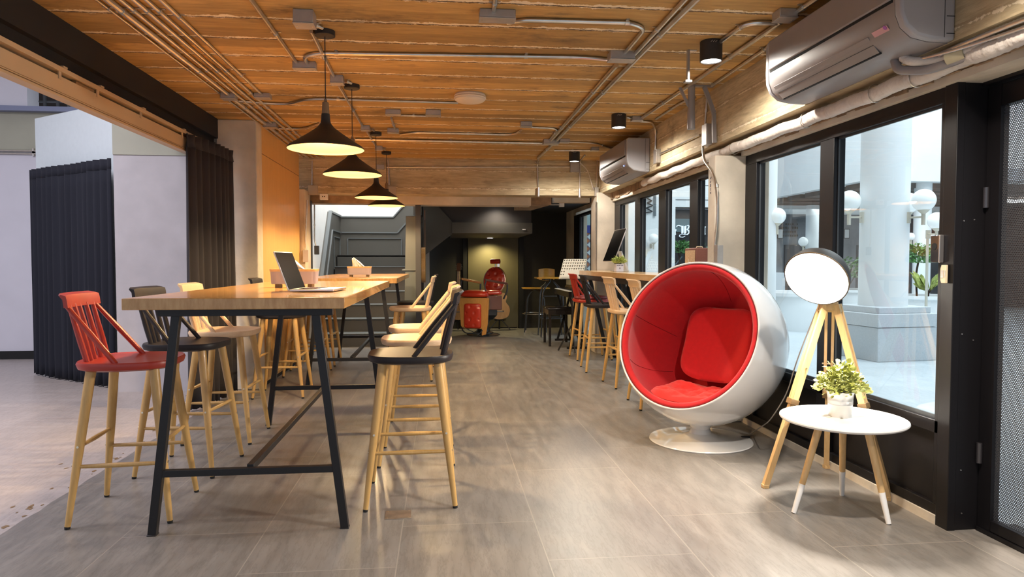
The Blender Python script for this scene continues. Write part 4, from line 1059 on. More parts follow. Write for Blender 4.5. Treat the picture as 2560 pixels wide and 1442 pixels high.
def guitar(label, loc, tilt, yaw, cut, neck=True, hole=True, lying=None):
    t = thing('guitar', label, 'guitar', loc, yaw, 'guitars')
    mt = Matrix.Rotation(tilt, 4, 'X')
    ol = guitar_outline(.48, .185, .118, .140, cut)
    bm = new(); prism(bm, [mt @ V(x, 0, z) for x, z in ol], (mt @ V(0,.09,0)) ); obj('body', bm, 'guitar_side', t)
    bm = new(); prism(bm, [mt @ V(x*.985, -.004, .003+z*.99) for x, z in ol], mt @ V(0,.0039,0)); obj('soundboard', bm, 'guitar_top', t)
    bm = new(); bmesh.ops.create_cube(bm, size=1, matrix=mt @ Matrix.Translation((0,-.009,.145)) @ Matrix.Diagonal((.16,.009,.022,1))); obj('bridge', bm, 'fretboard', t)
    bm = new(); bmesh.ops.create_cube(bm, size=1, matrix=mt @ Matrix.Translation((0,-.0145,.147)) @ Matrix.Diagonal((.10,.004,.006,1))); obj('saddle', bm, 'white', t)
    if hole:
        bm = new(); cone(bm, mt @ V(0,-.0055,.315), mt @ V(0,-.0035,.315), .045, seg=28); obj('sound_hole', bm, 'gap', t)
    if neck:
        bm = new(); prism(bm, [mt @ V(x,-.016,z) for x, z in ((-.027,.40),(.027,.40),(.022,.86),(-.022,.86))], mt @ V(0,.03,0)); nk = obj('neck', bm, 'guitar_neck', t)
        bm = new()
        for k in range(14): z = .46+.38*(1-.92**k)*1.45; prism(bm, [mt @ V(x,-.0185,zz) for x, zz in ((-.025,z),(.025,z),(.025,z+.002),(-.025,z+.002))], mt @ V(0,.002,0))
        obj('fret', bm, 'chrome', nk)['kind'] = 'stuff'
        bm = new(); prism(bm, [mt @ V(x,-.010,z) for x, z in ((-.022,.855),(.022,.855),(.035,.90),(.033,1.0),(0,1.012),(-.033,1.0),(-.035,.90))], mt @ V(0,.018,0)); hd = obj('headstock', bm, 'guitar_side', nk)
        for s in (-1, 1):
            for k in range(3):
                bm = new(); cone(bm, mt @ V(s*.035,0,.905+k*.035), mt @ V(s*.058,0,.905+k*.035), .009, seg=10); obj('tuner', bm, 'chrome', nk)
    return t
guitar('guitar with cutaway body right of the barber chair, its bridge facing the camera', (1.035, 12.02, .195), R(-8), R(4), True, neck=False, hole=False)
guitar('guitar upright on a stand left of the barber chair, neck and pegs showing', (.30, 12.0, .19), R(-7), R(-8), False)
t = thing('guitar', 'guitar hanging edge on against the dark jamb beside the stairs', 'guitar', (-.245, 9.75, 1.02), R(90), 'guitars')
ol = guitar_outline(.50, .19, .12, .145)
bm = new(); prism(bm, [V(x,-.03,z-.10) for x, z in ol], V(0,.055,0)); obj('body', bm, 'guitar_top', t)
bm = new(); box(bm, -.024, .024, -.035, -.01, .38, .78); obj('neck', bm, 'fretboard', t)
bm = new(); box(bm, -.035, .035, -.03, -.015, .78, .92); obj('headstock', bm, 'guitar_side', t)
def gstand(label, x, y, h):
    t = thing('guitar_stand', label, 'stand', (x, y, 0), group='guitar stands')
    for a_ in (200, 340, 90):
        bm = new(); tube(bm, [(0,0,h), (math.cos(R(a_))*.05, math.sin(R(a_))*.05, h-.02), (math.cos(R(a_))*.20, math.sin(R(a_))*.15, .012)], .009, 8); obj('leg', bm, 'black_metal', t)
    bm = new(); tube(bm, [(-.10,-.08,h-.005),(-.08,.03,h-.02),(.08,.03,h-.02),(.10,-.08,h-.005)], .009, 8); cone(bm, (0,0,.02), (0,0,h), .012); obj('cradle', bm, 'black_metal', t)
gstand('black folding stand under the cutaway guitar', 1.035, 12.07, .195)
gstand('black folding stand under the upright guitar left of the barber chair', .30, 12.06, .185)

# ================================================================== DRAFTING CHAIR, HIGH SMALL TABLE, BENCH, KEYBOARD, MUSIC STAND
t = thing('drafting_chair', 'tall black metal chair with varnished yellow plywood seat and back', 'chair', (1.62, 11.6, 0))
bm = new(); loft(bm, [superring(.235,.19,.755,4), superring(.24,.195,.765,4), superring(.235,.19,.775,4)]); obj('seat', bm, 'yellow_wood', t)
bm = new(); rows = []
for k in range(11):
    u = k/10*2-1; rows.append([V(.18+.14*u, -.02-.03*u*u+dy, 1.0 + s*(.105-.02*u*u)) for dy, s in ((0,-1),(0,1),(.012,1),(.012,-1))])
loft(bm, rows); obj('backrest', bm, 'yellow_wood', t, .004)
bm = new(); tube(bm, [(.18,.0,1.0), (.20,.05,.86), (.05,.05,.74)], .010, 8); obj('back_support', bm, 'black_metal', t)
for a_ in (35, 125, 215, 305):
    bm = new(); c_, s_ = math.cos(R(a_)), math.sin(R(a_)); tube(bm, [(0,0,.735), (c_*.10, s_*.10, .72), (c_*.20, s_*.20, .60), (c_*.26, s_*.26, .012)], .011, 8, .08); lg = obj('leg', bm, 'enamel', t)
    bm = new(); cone(bm, (c_*.26, s_*.26, 0), (c_*.26, s_*.26, .02), .014); obj('foot_tip', bm, 'chrome', lg)
bm = new(); rr_ = .225; tube(bm, [(rr_*math.cos(2*PI*k/32), rr_*math.sin(2*PI*k/32), .33) for k in range(33)], .008, 8, .001); obj('foot_ring', bm, 'chrome', t)
t = thing('writing_stool', 'high stool with orange wooden top and arched black tube legs', 'stool', (1.80, 11.0, 0))
bm = new(); box(bm, -.27, .18, -.16, .16, .94, .965); obj('top', bm, 'yellow_wood', t, .006)
for s in (-1, 1):
    bm = new(); tube(bm, [(-.14,s*.13,.93), (.0,s*.02,.93), (-.17,s*.14,.75), (-.20,s*.16,.0)], .012, 8, .08); obj('leg', bm, 'enamel', t)
    bm = new(); tube(bm, [(.0,s*.02,.93), (.15,s*.14,.75), (.19,s*.16,.0)], .012, 8, .08); obj('leg', bm, 'enamel', t)
bm = new(); tube(bm, [(-.19,-.15,.30),(.18,-.15,.30),(.18,.15,.30),(-.19,.15,.30),(-.19,-.15,.30)], .008, 8); obj('foot_rail', bm, 'enamel', t)
bm = new(); tube(bm, [(-.18,-.14,.66),(.165,-.14,.66)], .008, 8); obj('upper_rail', bm, 'enamel', t)
bm = new(); box(bm, .10, .26, -.14, .14, .93, .945); obj('side_shelf', bm, 'black_metal', t)
t = thing('piano_bench', 'black padded piano bench on four square legs', 'bench', (1.72, 9.92, 0), R(0))
bm = new(); box(bm, -.19, .19, -.27, .27, .455, .525); obj('apron', bm, 'piano_black', t, .003)
bm = new(); loft(bm, [[V(sx*.2, sy*.28, .525) for sx, sy in ((-1,-1),(1,-1),(1,1),(-1,1))], [V(sx*.205, sy*.285, .545) for sx, sy in ((-1,-1),(1,-1),(1,1),(-1,1))], [V(sx*.18, sy*.26, .558) for sx, sy in ((-1,-1),(1,-1),(1,1),(-1,1))]]); obj('seat_pad', bm, 'piano_black', t, .008)
for sx in (-1,1):
    for sy in (-1,1):
        bm = new(); bar(bm, (sx*.165, sy*.245, .46), (sx*.165, sy*.245, 0), .036, .036, V(0,1,0)); obj('leg', bm, 'piano_black', t, .002)
t = thing('digital_piano', 'dark digital piano with white keys between the bench and counter', 'keyboard', (1.885, 9.86, 0))
bm = new(); box(bm, -.14, .14, -.62, .62, .72, .80); loft(bm, [[V(x, yv, z) for x, z in ((.02,.80),(.14,.80),(.14,.86),(.05,.86))] for yv in (-.62,.62)]); obj('body', bm, 'piano_black', t, .004)
bm = new()
for k in range(52): box(bm, -.13, .01, -.60+k*.0230, -.60+k*.0230+.0222, .80, .806)
kk = obj('white_keys', bm, 'key_white', t); kk['kind'] = 'stuff'
bm = new()
for k in range(51):
    if k % 7 not in (1, 4): box(bm, -.07, .01, -.60+k*.023+.016, -.60+k*.023+.030, .806, .815)
obj('black_keys', bm, 'piano_black', t)['kind'] = 'stuff'
for s in (-1,1):
    bm = new(); bar(bm, (-.10,s*.50,.72), (.10,s*.50,.02), .03,.03, V(0,1,0)); bar(bm, (.10,s*.50,.72), (-.10,s*.50,.02), .03,.03,V(0,1,0)); box(bm, -.14, .14, s*.50-.02, s*.50+.02, 0, .03); obj('stand_leg', bm, 'black_metal', t)
t = thing('music_stand', 'perforated cream sheet music stand by the back window', 'music stand', (1.755, 9.0, 0))
mtt = Matrix.Translation((0,0,.985)) @ Matrix.Rotation(R(-20), 4, 'X')
bm = new(); cols, rws = 10, 7; W_, H_ = .32, .285; 
def holed(bm, mtx):
    for r_ in range(rws):
        for c_ in range(cols):
            x0, x1 = -W_/2 + W_*c_/cols, -W_/2 + W_*(c_+1)/cols; z0, z1 = H_*r_/rws, H_*(r_+1)/rws
            cx, cz = (x0+x1)/2, (z0+z1)/2; hole_ = 0 < r_ and (r_ > 2 or c_ < 2)
            sh = .0 
            o4 = [(x0,z0),(x1,z0),(x1,z1),(x0,z1)]
            sk = lambda x, z: mtx @ V(x - .03 + .30*z, 0, z)
            if not hole_: bm.faces.new([bm.verts.new(sk(*p)) for p in o4]); continue
            out = [(x0,z0),(cx,z0),(x1,z0),(x1,cz),(x1,z1),(cx,z1),(x0,z1),(x0,cz)]
            inn_ = [(cx+.0078*math.cos(a2), cz+.0085*math.sin(a2)) for a2 in [R(225+45*k) for k in range(8)]]
            vo = [bm.verts.new(sk(*p)) for p in out]; vi = [bm.verts.new(sk(*p)) for p in inn_]
            for k in range(8): bm.faces.new((vo[k], vo[(k+1)%8], vi[(k+1)%8], vi[k]))
    bmesh.ops.remove_doubles(bm, verts=bm.verts, dist=1e-5)
holed(bm, mtt); o = obj('desk', bm, 'stand_cream', t); md = o.modifiers.new('s','SOLIDIFY'); md.thickness = .003
bm = new(); a_ = mtt @ V(-.16,-.035,0); box(bm, -.16, .16, -.04, .005, .978, .984); obj('ledge', bm, 'black_metal', t)
bm = new(); cone(bm, (0,.02,.12), (0,.02,1.05), .010); obj('pole', bm, 'black_metal', t)
for a_ in (30, 150, 270):
    bm = new(); bar(bm, (0,.02,.38), (math.cos(R(a_))*.2, .02+math.sin(R(a_))*.2, .012), .012, .02); obj('leg', bm, 'black_metal', t)
# floor plate
t = thing('floor_socket_cover', 'rectangular metal floor cover plate in front of the near black stool', 'floor plate', (-.207, 3.265, 0), R(2))
bm = new(); box(bm, -.062, .062, -.055, .055, .0, .003); obj('plate', bm, 'brass_plate', t, .001)
bm = new()
for sx in (-1,1):
    for sy in (-1,1): cone(bm, (sx*.05, sy*.043, .003), (sx*.05, sy*.043, .004), .004, seg=10)
obj('screw', bm, 'screw', t)

DL_W = 62
# ================================================================== CEILING SERVICES
def conduit(label, pts, r=.0105, rad=.09, group=None, name='conduit', m='steel', clips=(), cat='pipe'):
    pts = [Vector(p) for p in pts]; o0 = pts[0].copy()
    t = thing(name, label, cat, o0, 0, group)
    bm = new(); tube(bm, [p-o0 for p in pts], r, 10, rad); obj('pipe', bm, m, t)
    tot = [0]
    for a_, b_ in zip(pts, pts[1:]): tot.append(tot[-1] + (b_-a_).length)
    n_ = max(1, int(tot[-1]/1.1)) if clips == () else len(clips)
    for k in range(n_):
        s = tot[-1]*(k+.5)/n_ if clips == () else tot[-1]*clips[k]
        for i in range(len(pts)-1):
            if tot[i] <= s <= tot[i+1] and tot[i+1] > tot[i]:
                p = pts[i].lerp(pts[i+1], (s-tot[i])/(tot[i+1]-tot[i])); d_ = (pts[i+1]-pts[i]).normalized()
                bm = new(); cone(bm, p-o0-d_*.012, p-o0+d_*.012, r+.0035, seg=12)
                wdir = V(0,0,1).cross(d_)
                if wdir.length > .5: bar(bm, p-o0+wdir.normalized()*-.03+V(0,0,r), p-o0+wdir.normalized()*.03+V(0,0,r), .016, .004, V(0,0,1))
                obj('clip', bm, 'steel', t); break
    return t
def zc(x, y, r=.0105): return at_z(x, y, CZ - r - .002)
def C(label, px_, r=.0105, **kw): return conduit(label, [zc(x, y, r) for x, y in px_], r, **kw)
def jbox(label, x, y, s=(.10,.07,.045), rz=0, m='box_grey', p=None):
    p = at_z(x, y, CZ-s[2]) if p is None else Vector(p)
    t = thing('junction_box', label, 'junction box', (p.x, p.y, CZ), rz)
    bm = new(); box(bm, -s[0]/2, s[0]/2, -s[1]/2, s[1]/2, -s[2]+.006, 0); obj('housing', bm, m, t, .004)
    bm = new(); box(bm, -s[0]/2-.002, s[0]/2+.002, -s[1]/2-.002, s[1]/2+.002, -s[2], -s[2]+.006); lid = obj('lid', bm, m, t, .002)
    bm = new()
    for sx in (-1,1): cone(bm, (sx*(s[0]/2-.012), 0, -s[2]-.002), (sx*(s[0]/2-.012), 0, -s[2]), .004, seg=8)
    obj('screw', bm, 'screw', lid)
    return t
# bundle of parallel pipes along the left
names6 = ('outermost left, thin', 'second from left, thick', 'third from left', 'fourth from left', 'fifth from left', 'sixth, rightmost')
for i, (x0, r) in enumerate(((243,.008), (270,.017), (303,.011), (336,.012), (367,.011))):
    X0 = zc(x0, 0, r).x
    conduit(names6[i] + ' of the parallel steel pipes along the left ceiling', [V(X0, 1.0, CZ-r-.002), V(X0, 8.88, CZ-r-.002)], r, group='parallel steel pipes along the left ceiling')
p = zc(655, 238); X0 = zc(403, 0).x
conduit('single pipe right of the parallel bundle ending in a small box', [V(X0, 1.0, CZ-.013), V(X0, p.y, CZ-.013)], .0105)
jbox('junction box on the edge of the pipe bundle, left of the biggest pendant', 656, 241, (.12,.08,.04), p=(X0, p.y, 0))
jbox('junction box at the left end of the pipe feeding the round ceiling unit', 573, 249, (.11,.09,.05))
jbox('junction box left of the biggest pendant cone, near the timber wall', 677, 320, (.12,.09,.05))
C('pipe from box near the dark beam across to the round ceiling unit', [(590,252),(720,262),(768,246),(1145,257)], .010, rad=.25)
C('short pipe from the bundle box running behind the biggest pendant shade', [(690,321),(760,322),(800,308)], .010)
C('pipe slanting from top edge to the double box left of the biggest pendant', [(600,-40),(752,172)], .011)
C('long pipe crossing behind the first pendant cord to the central ceiling box', [(778,174),(752,132),(1460,143),(1540,151)], .012, rad=.18)
jbox('wide box where two pipes meet left of the first pendant cord', 762, 174, (.15,.06,.05))
# pipe linking the pendant roses
jbox('cube junction box beside the nearest pendant rose', 762, 66, (.105,.10,.075))
pl = [zc(782, 78), zc(840,200)]
C('pipe from the first pendant box to the second pendant box', [(778,78),(838,198)], .011)
jbox('junction box beside the second pendant rose', 843, 211, (.09,.08,.06))
C('pipe from the second pendant box to the third pendant box', [(848,215),(910,322)], .011)
jbox('junction box beside the third pendant rose', 914, 327, (.085,.08,.05))
C('pipe from the third pendant box to the fourth pendant box', [(918,330),(944,372)], .011)
jbox('junction box beside the fourth, farthest pendant rose', 947, 376, (.085,.08,.05))
for i, (a_, b_) in enumerate((((775,66),(806,70)), ((855,206),(878,208)), ((922,325),(935,327)), ((953,373),(963,375)))):
    C(('nearest','second','third','farthest')[i] + ' short curved stub joining its box to the pendant rose', [a_, ((a_[0]+b_[0])/2, a_[1]-3), b_], .010, clips=(.5,))
# middle group
jbox('flat box at left end of the short pipe pair in mid ceiling', 983, 288, (.13,.08,.045))
jbox('flat box at right end of the short pipe pair in mid ceiling', 1083, 290, (.13,.08,.05))
jbox('flat box on the farther pipe row below the short pipe pair', 983, 333, (.11,.08,.045))
C('short straight pipe between two flat boxes in mid ceiling', [(998,288),(1070,290)], .010, clips=(.5,))
C('short diagonal pipe linking the flat boxes in mid ceiling', [(978,295),(990,328)], .010, clips=(.5,))
C('long pipe from the flat box rightwards to a box near the twin pipes', [(1000,336),(1035,331),(1285,337),(1303,325)], .011, rad=.2)
jbox('box left of the twin diagonal pipes in far ceiling', 1315, 318, (.11,.08,.05))
C('short curved pipe joining that box to the twin diagonal pipes', [(1328,318),(1396,321),(1370,355)], .010, rad=.2)
C('long pipe behind the second pendant cone across the far ceiling', [(888,348),(1358,358)], .014)
C('left one of the twin diagonal pipes, beyond the central box', [(1541,163),(1376,352)], .016)
C('left one of the twin diagonal pipes, nearer than the central box', [(1730,-20),(1578,145)], .013)
C('right one of the twin diagonal pipes running the whole ceiling', [(1768,-28),(1604,133),(1390,352),(1345,395)], .016)
jbox('central ceiling box where several pipes meet', 1553, 153, (.16,.09,.055))
jbox('ceiling box at the far end of the twin diagonal pipes', 1377, 361, (.17,.11,.05))
jbox('small box right of the far end of the twin pipes', 1411, 357, (.11,.08,.04))
jbox('box at top edge from which a pipe crosses right', 1243, 52, (.19,.08,.05))
C('short pipe from the top edge into the top centre box', [(1242,-30),(1232,45)], .011, clips=(.5,))
C('pipe looping from the top centre box to the central box', [(1268,57),(1310,50),(1580,57),(1612,72),(1556,140)], .012, rad=.16)
C('thin pipe from the small far box towards the far air conditioner', [(1420,355),(1490,357),(1530,372),(1560,366)], .008, rad=.2)
C('pipe at far ceiling passing behind the smallest downlight', [(1385,376),(1478,376)], .010)
jbox('small box right of the smallest downlight', 1487, 377, (.09,.07,.04))
# right side
C('long pipe along the right ceiling edge past all the downlights', [(2050,-10),(1970,45)], .014)
C('right pipe continuing from the top right box to the second downlight box', [(1952,55),(1600,298)], .014)
C('outer right pipe hugging the beam from the top edge to the bracket', [(2110,-12),(1780,214)], .012)
jbox('small box at top right where the loop to the downlight starts', 1962, 51, (.10,.09,.05))
C('curved pipe looping from the top right box to the nearest downlight', [(1950,58),(1868,56),(1798,106)], .013, rad=.16)
jbox('small box beside the second downlight', 1592, 303, (.10,.08,.04))
C('short pipe between the second downlight and its box', [(1567,293),(1584,295)], .008, clips=(.5,))
C('pipe continuing along the beam corner beyond the bracket', [(1738,243),(1700,258),(1640,298)], .010, rad=.2)
for a_, nm in (((1778,104),'nearest and largest'), ((1547,286),'second'), ((1436,379),'farthest and smallest')):
    p = at_z(*a_, CZ)
    t = thing('ceiling_downlight', nm + ' black cylinder downlight on the ceiling', 'downlight', (p.x, p.y, CZ), group='black cylinder downlights')
    bm = new(); lathe(bm, [(0,0),(.064,0),(.066,-.002),(.066,-.118),(.060,-.120),(.058,-.113)], 40); obj('housing', bm, 'shade_black', t, sharp=40)
    bm = new()
    for k in range(3): bar(bm, (-.028+k*.014, -.0665, -.022), (-.018+k*.014, -.0665, -.012), .003, .003)
    obj('vent_slot', bm, 'alu', t)
    bm = new(); cone(bm, (0,0,-.114), (0,0,-.108), .058, seg=40); obj('lens', bm, 'led_white', t)
    lamp('downlight_light', 'SPOT', (p.x, p.y, CZ-.125), DL_W, (1,.93,.83), .05, (0,0,0), cone=R(172), blend=.5)
# round ceiling unit
p = at_z(1175, 236, CZ); t = thing('round_ceiling_fixture', 'round ivory ribbed ceiling fixture', 'ceiling light', (p.x, p.y, CZ))
bm = new(); lathe(bm, [(0,0),(.118,0),(.125,-.012),(.123,-.020),(.128,-.030),(.122,-.036),(.120,-.044),(.105,-.056),(.06,-.064),(0,-.066)], 64); obj('body', bm, 'smoke', t, sharp=30)
bm = new(); box(bm, .06, .12, .02, .07, -.03, 0); obj('base_box', bm, 'box_grey', t)
# grey hanging bracket by the beam
t = thing('hanging_bracket', 'grey painted steel tube bracket hanging by the right beam', 'bracket', (1.88, 5.02, CZ))
bm = new(); cone(bm, (0,0,0), (0,0,-.235), .026, seg=20); cone(bm, (0,0,-.20), (0,0,-.33), .029, seg=20); obj('tube', bm, 'box_dk', t) if 'box_dk' in M else obj('tube', bm, 'ac_grey', t)
bm = new(); box(bm, -.04, .17, -.02, .02, -.012, 0); bar(bm, (-.09,0,-.02), (-.02,0,-.16), .012, .02); obj('top_plate', bm, 'ac_grey', t)
bm = new(); bar(bm, (.10,0,-.01), (.185,.02,-.20), .03, .02); bar(bm, (.185,.02,-.20), (.20,.04,-.42), .03, .02); obj('arm', bm, 'ac_grey', t)
p = at_z(1722, 125, CZ); t = thing('metal_hanger', 'bent metal hanger strip below the ceiling left of the bracket', 'hanger', (p.x, p.y, CZ))
bm = new(); box(bm, -.006, .05, -.012, .012, -.004, 0); box(bm, -.010, .004, -.012, .012, -.20, 0); box(bm, -.03, .012, -.03, .012, -.205, -.192); obj('strip', bm, 'box_grey', t, .001)

# pipes going down on the right beam and pier
XF = 2.10-.012
def bx(x, y): return at_x(x, y, XF)
conduit('pipe bending from the second downlight box down the beam face', [zc(1600,303), zc(1628,304), bx(1640,322), bx(1638,376)], .010, rad=.07, clips=(.7,))
def wbox(label, x, y, h, w_, d_=.045, X_=2.10, m='box_grey'):
    p = at_x(x, y, X_-d_); t = thing('junction_box', label, 'junction box', (X_, p.y, p.z))
    bm = new(); box(bm, -d_+.005, 0, -w_/2, w_/2, -h/2, h/2); obj('housing', bm, m, t, .003)
    bm = new(); box(bm, -d_, -d_+.005, -w_/2-.002, w_/2+.002, -h/2-.002, h/2+.002); obj('lid', bm, m, t, .001)
    return t
wbox('upright box on the beam face right of the far air conditioner', 1637, 391, .13, .09)
wbox('upright box on the beam face above the near pier', 1760, 337, .16, .09, .05)
conduit('slanting pipe on the beam face between the two upright boxes', [bx(1648,386), bx(1750,337)], .009, clips=(.3,))
p2 = at_x(1758, 362, 2.08)
conduit('pipe dropping from the upright box down the near pier to a switch box', [at_x(1757,360,2.07), at_x(1759,400,2.04), at_x(1782,430,2.022), at_x(1792,462,2.022), at_x(1794,500,2.022), at_x(1793,555,2.022), at_x(1788,600,2.022), at_x(1787,622,2.022)], .010, rad=.15, clips=(.55,))
conduit('pipe rising from the upright box to the bracket corner', [at_x(1762,322,2.08), at_x(1769,230,2.08)], .010, clips=(.5,))
wbox('switch box low on the near pier beside the amplifier', 1789, 640, .16, .06, .045, 2.035)
conduit('pipe up the corner at left end of the far air conditioner', [at_y(1494,398,8.86), at_y(1492,470,8.86)], .010, clips=(.5,))
t = thing('pier_conduit', 'slim pipe down the edge of the far pier', 'pipe', (2.02, 8.79, 0)); bm = new(); tube(bm, [(0,0,2.0),(0,0,1.1),(0,0,.02)], .010); obj('pipe', bm, 'steel', t)

# on the far beam
YB = 8.9
def by(x, y, d_=.012): return at_y(x, y, YB-d_)
conduit('long horizontal pipe on the far beam between two boxes', [by(965,418), by(1425,417)], .010)
def bbox(label, x, y, w_, h, d_=.05, m='box_grey', Y_=YB):
    p = at_y(x, y, Y_-d_); t = thing('junction_box', label, 'junction box', (p.x, Y_, p.z))
    bm = new(); box(bm, -w_/2, w_/2, -d_+.005, 0, -h/2, h/2); obj('housing', bm, m, t, .003)
    bm = new(); box(bm, -w_/2-.002, w_/2+.002, -d_, -d_+.005, -h/2-.002, h/2+.002); obj('lid', bm, m, t, .001)
    return t
bbox('small box at left end of the long beam pipe', 951, 417, .09, .055)
bbox('pale box below the smallest downlight on the far beam', 1437, 418, .115, .115)
bbox('tan painted box at lower left corner of the far beam', 782, 475, .115, .115, m='paint_box')
bbox('tan painted box low on the beam right of the third pendant', 979, 477, .11, .11, m='paint_box')
conduit('vertical pipe down the beam to the lower left tan box', [by(781,402), by(780,462)], .009, clips=(.5,))
conduit('vertical pipe down the beam behind the farthest pendant cord', [by(970,400), by(973,462)], .009, clips=(.5,))
conduit('pipe bending down the beam from the twin pipes to a pale fitting', [zc(1350,388), by(1343,408), by(1345,466)], .009, rad=.05, clips=(.6,))
conduit('pipe from beside the smallest downlight down the far beam', [zc(1462,388), by(1450,402), by(1449,470)], .009, rad=.05, clips=(.7,))
conduit('thin curved cable from the pale box down to the beam corner', [by(1451,407), by(1470,425), by(1478,455), by(1484,474)], .006, rad=.3, clips=(.95,), m='wrap', cat='cable', name='cable')
for i, (x, y) in enumerate(((1346,479), (1449,482))):
    p = at_y(x, y, 8.86); t = thing('pipe_elbow', ('left','right')[i] + ' capsule shaped pipe elbow at the lower edge of the far beam', 'pipe fitting', p)
    bm = new(); cone(bm, (0,0,-.055), (0,0,.055), .018, .016, 16); sphere(bm, (0,0,-.055), .018, 12, 8); obj('body', bm, 'alu', t)
bbox('upright box on the right end of the far beam by the pier', 1492, 479, .045, .115)
t = thing('door_sensor', 'small white sensor box under the left end of the far beam', 'sensor', at_y(809, 491, 8.95))
bm = new(); box(bm, -.05, .05, 0, .05, -.04, .035); obj('body', bm, 'white', t, .006)
bm = new(); 
for s in (-1,1): cone(bm, (s*.012,-.003,0), (s*.012,0,0), .007, seg=12)
obj('lens', bm, 'gap', t)
conduit('pipe down the concrete jamb left of the stairs', [at_y(768,500,8.60), at_y(763,600,8.60), at_y(766,625,8.60)], .010, clips=(.4,))
t = thing('switch_box', 'lilac grey switch box at the foot of the pipe left of the stairs', 'switch box', at_y(766, 640, 8.62))
bm = new(); box(bm, -.035, .035, -.05, 0, -.075, .075); obj('body', bm, 'plaster_lilac', t, .004)
conduit('pipe behind the dark frame on the stair wall', [at_y(786,510,9.5), at_y(786,600,9.5), at_y(790,615,9.5)], .010, clips=(.5,))
t = thing('switch_box', 'dark switch box on the stair wall', 'switch box', at_y(792, 625, 9.5))
bm = new(); box(bm, -.03, .03, -.03, .02, -.06, .06); obj('body', bm, 'stair_dark', t, .004)
t = thing('tube_clamp_light', 'small bright white fitting hanging under the back ceiling', 'light', at_y(1404, 512, 9.6))
bm = new(); box(bm, -.035, .035, -.03, .03, -.03, .03); cone(bm, (0,0,.03), (0,0,.14), .008); cone(bm, (-.2,0,.0), (-.03,0,.0), .006); obj('body', bm, 'white', t, .003)

# ------------------------------------------------------------------ air conditioners
def aircon(label, y0, y1, zb, zt, xf, sticker, led):
    t = thing('air_conditioner', label, 'air conditioner', (2.10, y0, zb))
    D = 2.10-xf; H_ = zt-zb; L_ = y1-y0
    def prof(s=1, dx=0):
        pts = [(0,0),(0,H_),(-D*.93,H_),(-D,H_-.02),(-D,H_*.45),(-D*.985,H_*.30),(-D*.90,H_*.16),(-D*.70,H_*.05),(-D*.40,.003)]
        return pts
    bm = new(); prism(bm, [V(x, .045, z) for x, z in prof()], V(0, L_-.09, 0)); obj('body', bm, 'ac_grey', t, sharp=40)
    for a_, nm in ((0, 'near_end_cap'), (L_-.047, 'far_end_cap')):
        bm = new(); prism(bm, [V(x*1.01, a_, z*1.0) for x, z in prof()], V(0,.047,0)); e = obj('end_cap', bm, 'ac_side', t, .012, sharp=40, seg=3)
    bm = new(); box(bm, -D-.010, -D+.004, .055, L_-.055, H_*.50, H_-.012); obj('front_panel', bm, 'ac_grey', t, .006)
    bm = new(); box(bm, -D-.003, -D+.01, .055, L_-.055, H_*.465, H_*.50); obj('intake_gap', bm, 'gap', t)
    bm = new()
    def onp(f, z_off=.002):   # point on lower curved front
        return V(-D*(1-.30*f), 0, H_*(.30-.25*f)-z_off)
    A, B = V(-D*.955,0,H_*.235-.002), V(-D*.72,0,H_*.052-.003)
    lv = (B-A); nrm_ = V(-lv.z if False else lv.z, 0, -lv.x).normalized()
    if nrm_.z > 0: nrm_ = -nrm_
    s0, s1 = L_*.20, L_*.93
    prism(bm, [A+V(0,s0,0), B+V(0,s0,0), B+V(0,s1,0), A+V(0,s1,0)], nrm_*.004); obj('louver', bm, 'ac_grey', t, .001)
    bm = new(); box(bm, B.x, B.x+.010, s0, s1, B.z-.006, B.z); q_ = A.lerp(B,.5)+nrm_*.0045; bar(bm, q_+V(0,s0,0), q_+V(0,s1,0), .003, .001); obj('louver_gap', bm, 'gap', t)
    bm = new(); box(bm, -.050, -.0485, -.0015, 0, .01, H_-.01); box(bm, -.04, -.005, -.0015, 0, .025, .028); box(bm, -.04, -.005, -.0015, 0, .095, .098); obj('cap_seam', bm, 'gap', t)
    if sticker:
        a_, b_ = A.lerp(B,-.10), A.lerp(B,.42)
        for (u0,u1,mm) in ((0,.62,'pink'),(.62,1,'white')):
            bm = new(); p0, p1 = a_.lerp(b_,u0)+nrm_*.0015, a_.lerp(b_,u1)+nrm_*.0015
            prism(bm, [p0+V(0,.10,0), p1+V(0,.10,0), p1+V(0,.20,0), p0+V(0,.20,0)], nrm_*.001); s = obj('sticker', bm, mm, t)
        bm = new(); c_ = a_.lerp(b_,.15)+nrm_*.003+V(0,.115,0); cone(bm, c_-nrm_*.0005, c_+nrm_*.0005, .010, seg=16); obj('sticker_dot', bm, 'purple', s)
    if led:
        bm = new(); c_ = A+V(0,L_*.13,0)+nrm_*.001; cone(bm, c_, c_+nrm_*.002, .006, seg=12); obj('indicator', bm, 'led_blue', t)
    return t
aircon('large grey wall air conditioner at upper right with pink sticker', 2.63, 3.80, 2.118, 2.47, 1.862, True, False)
aircon('smaller looking grey wall air conditioner beyond the bracket with blue light', 6.74, 7.93, 2.118, 2.46, 1.862, False, True)

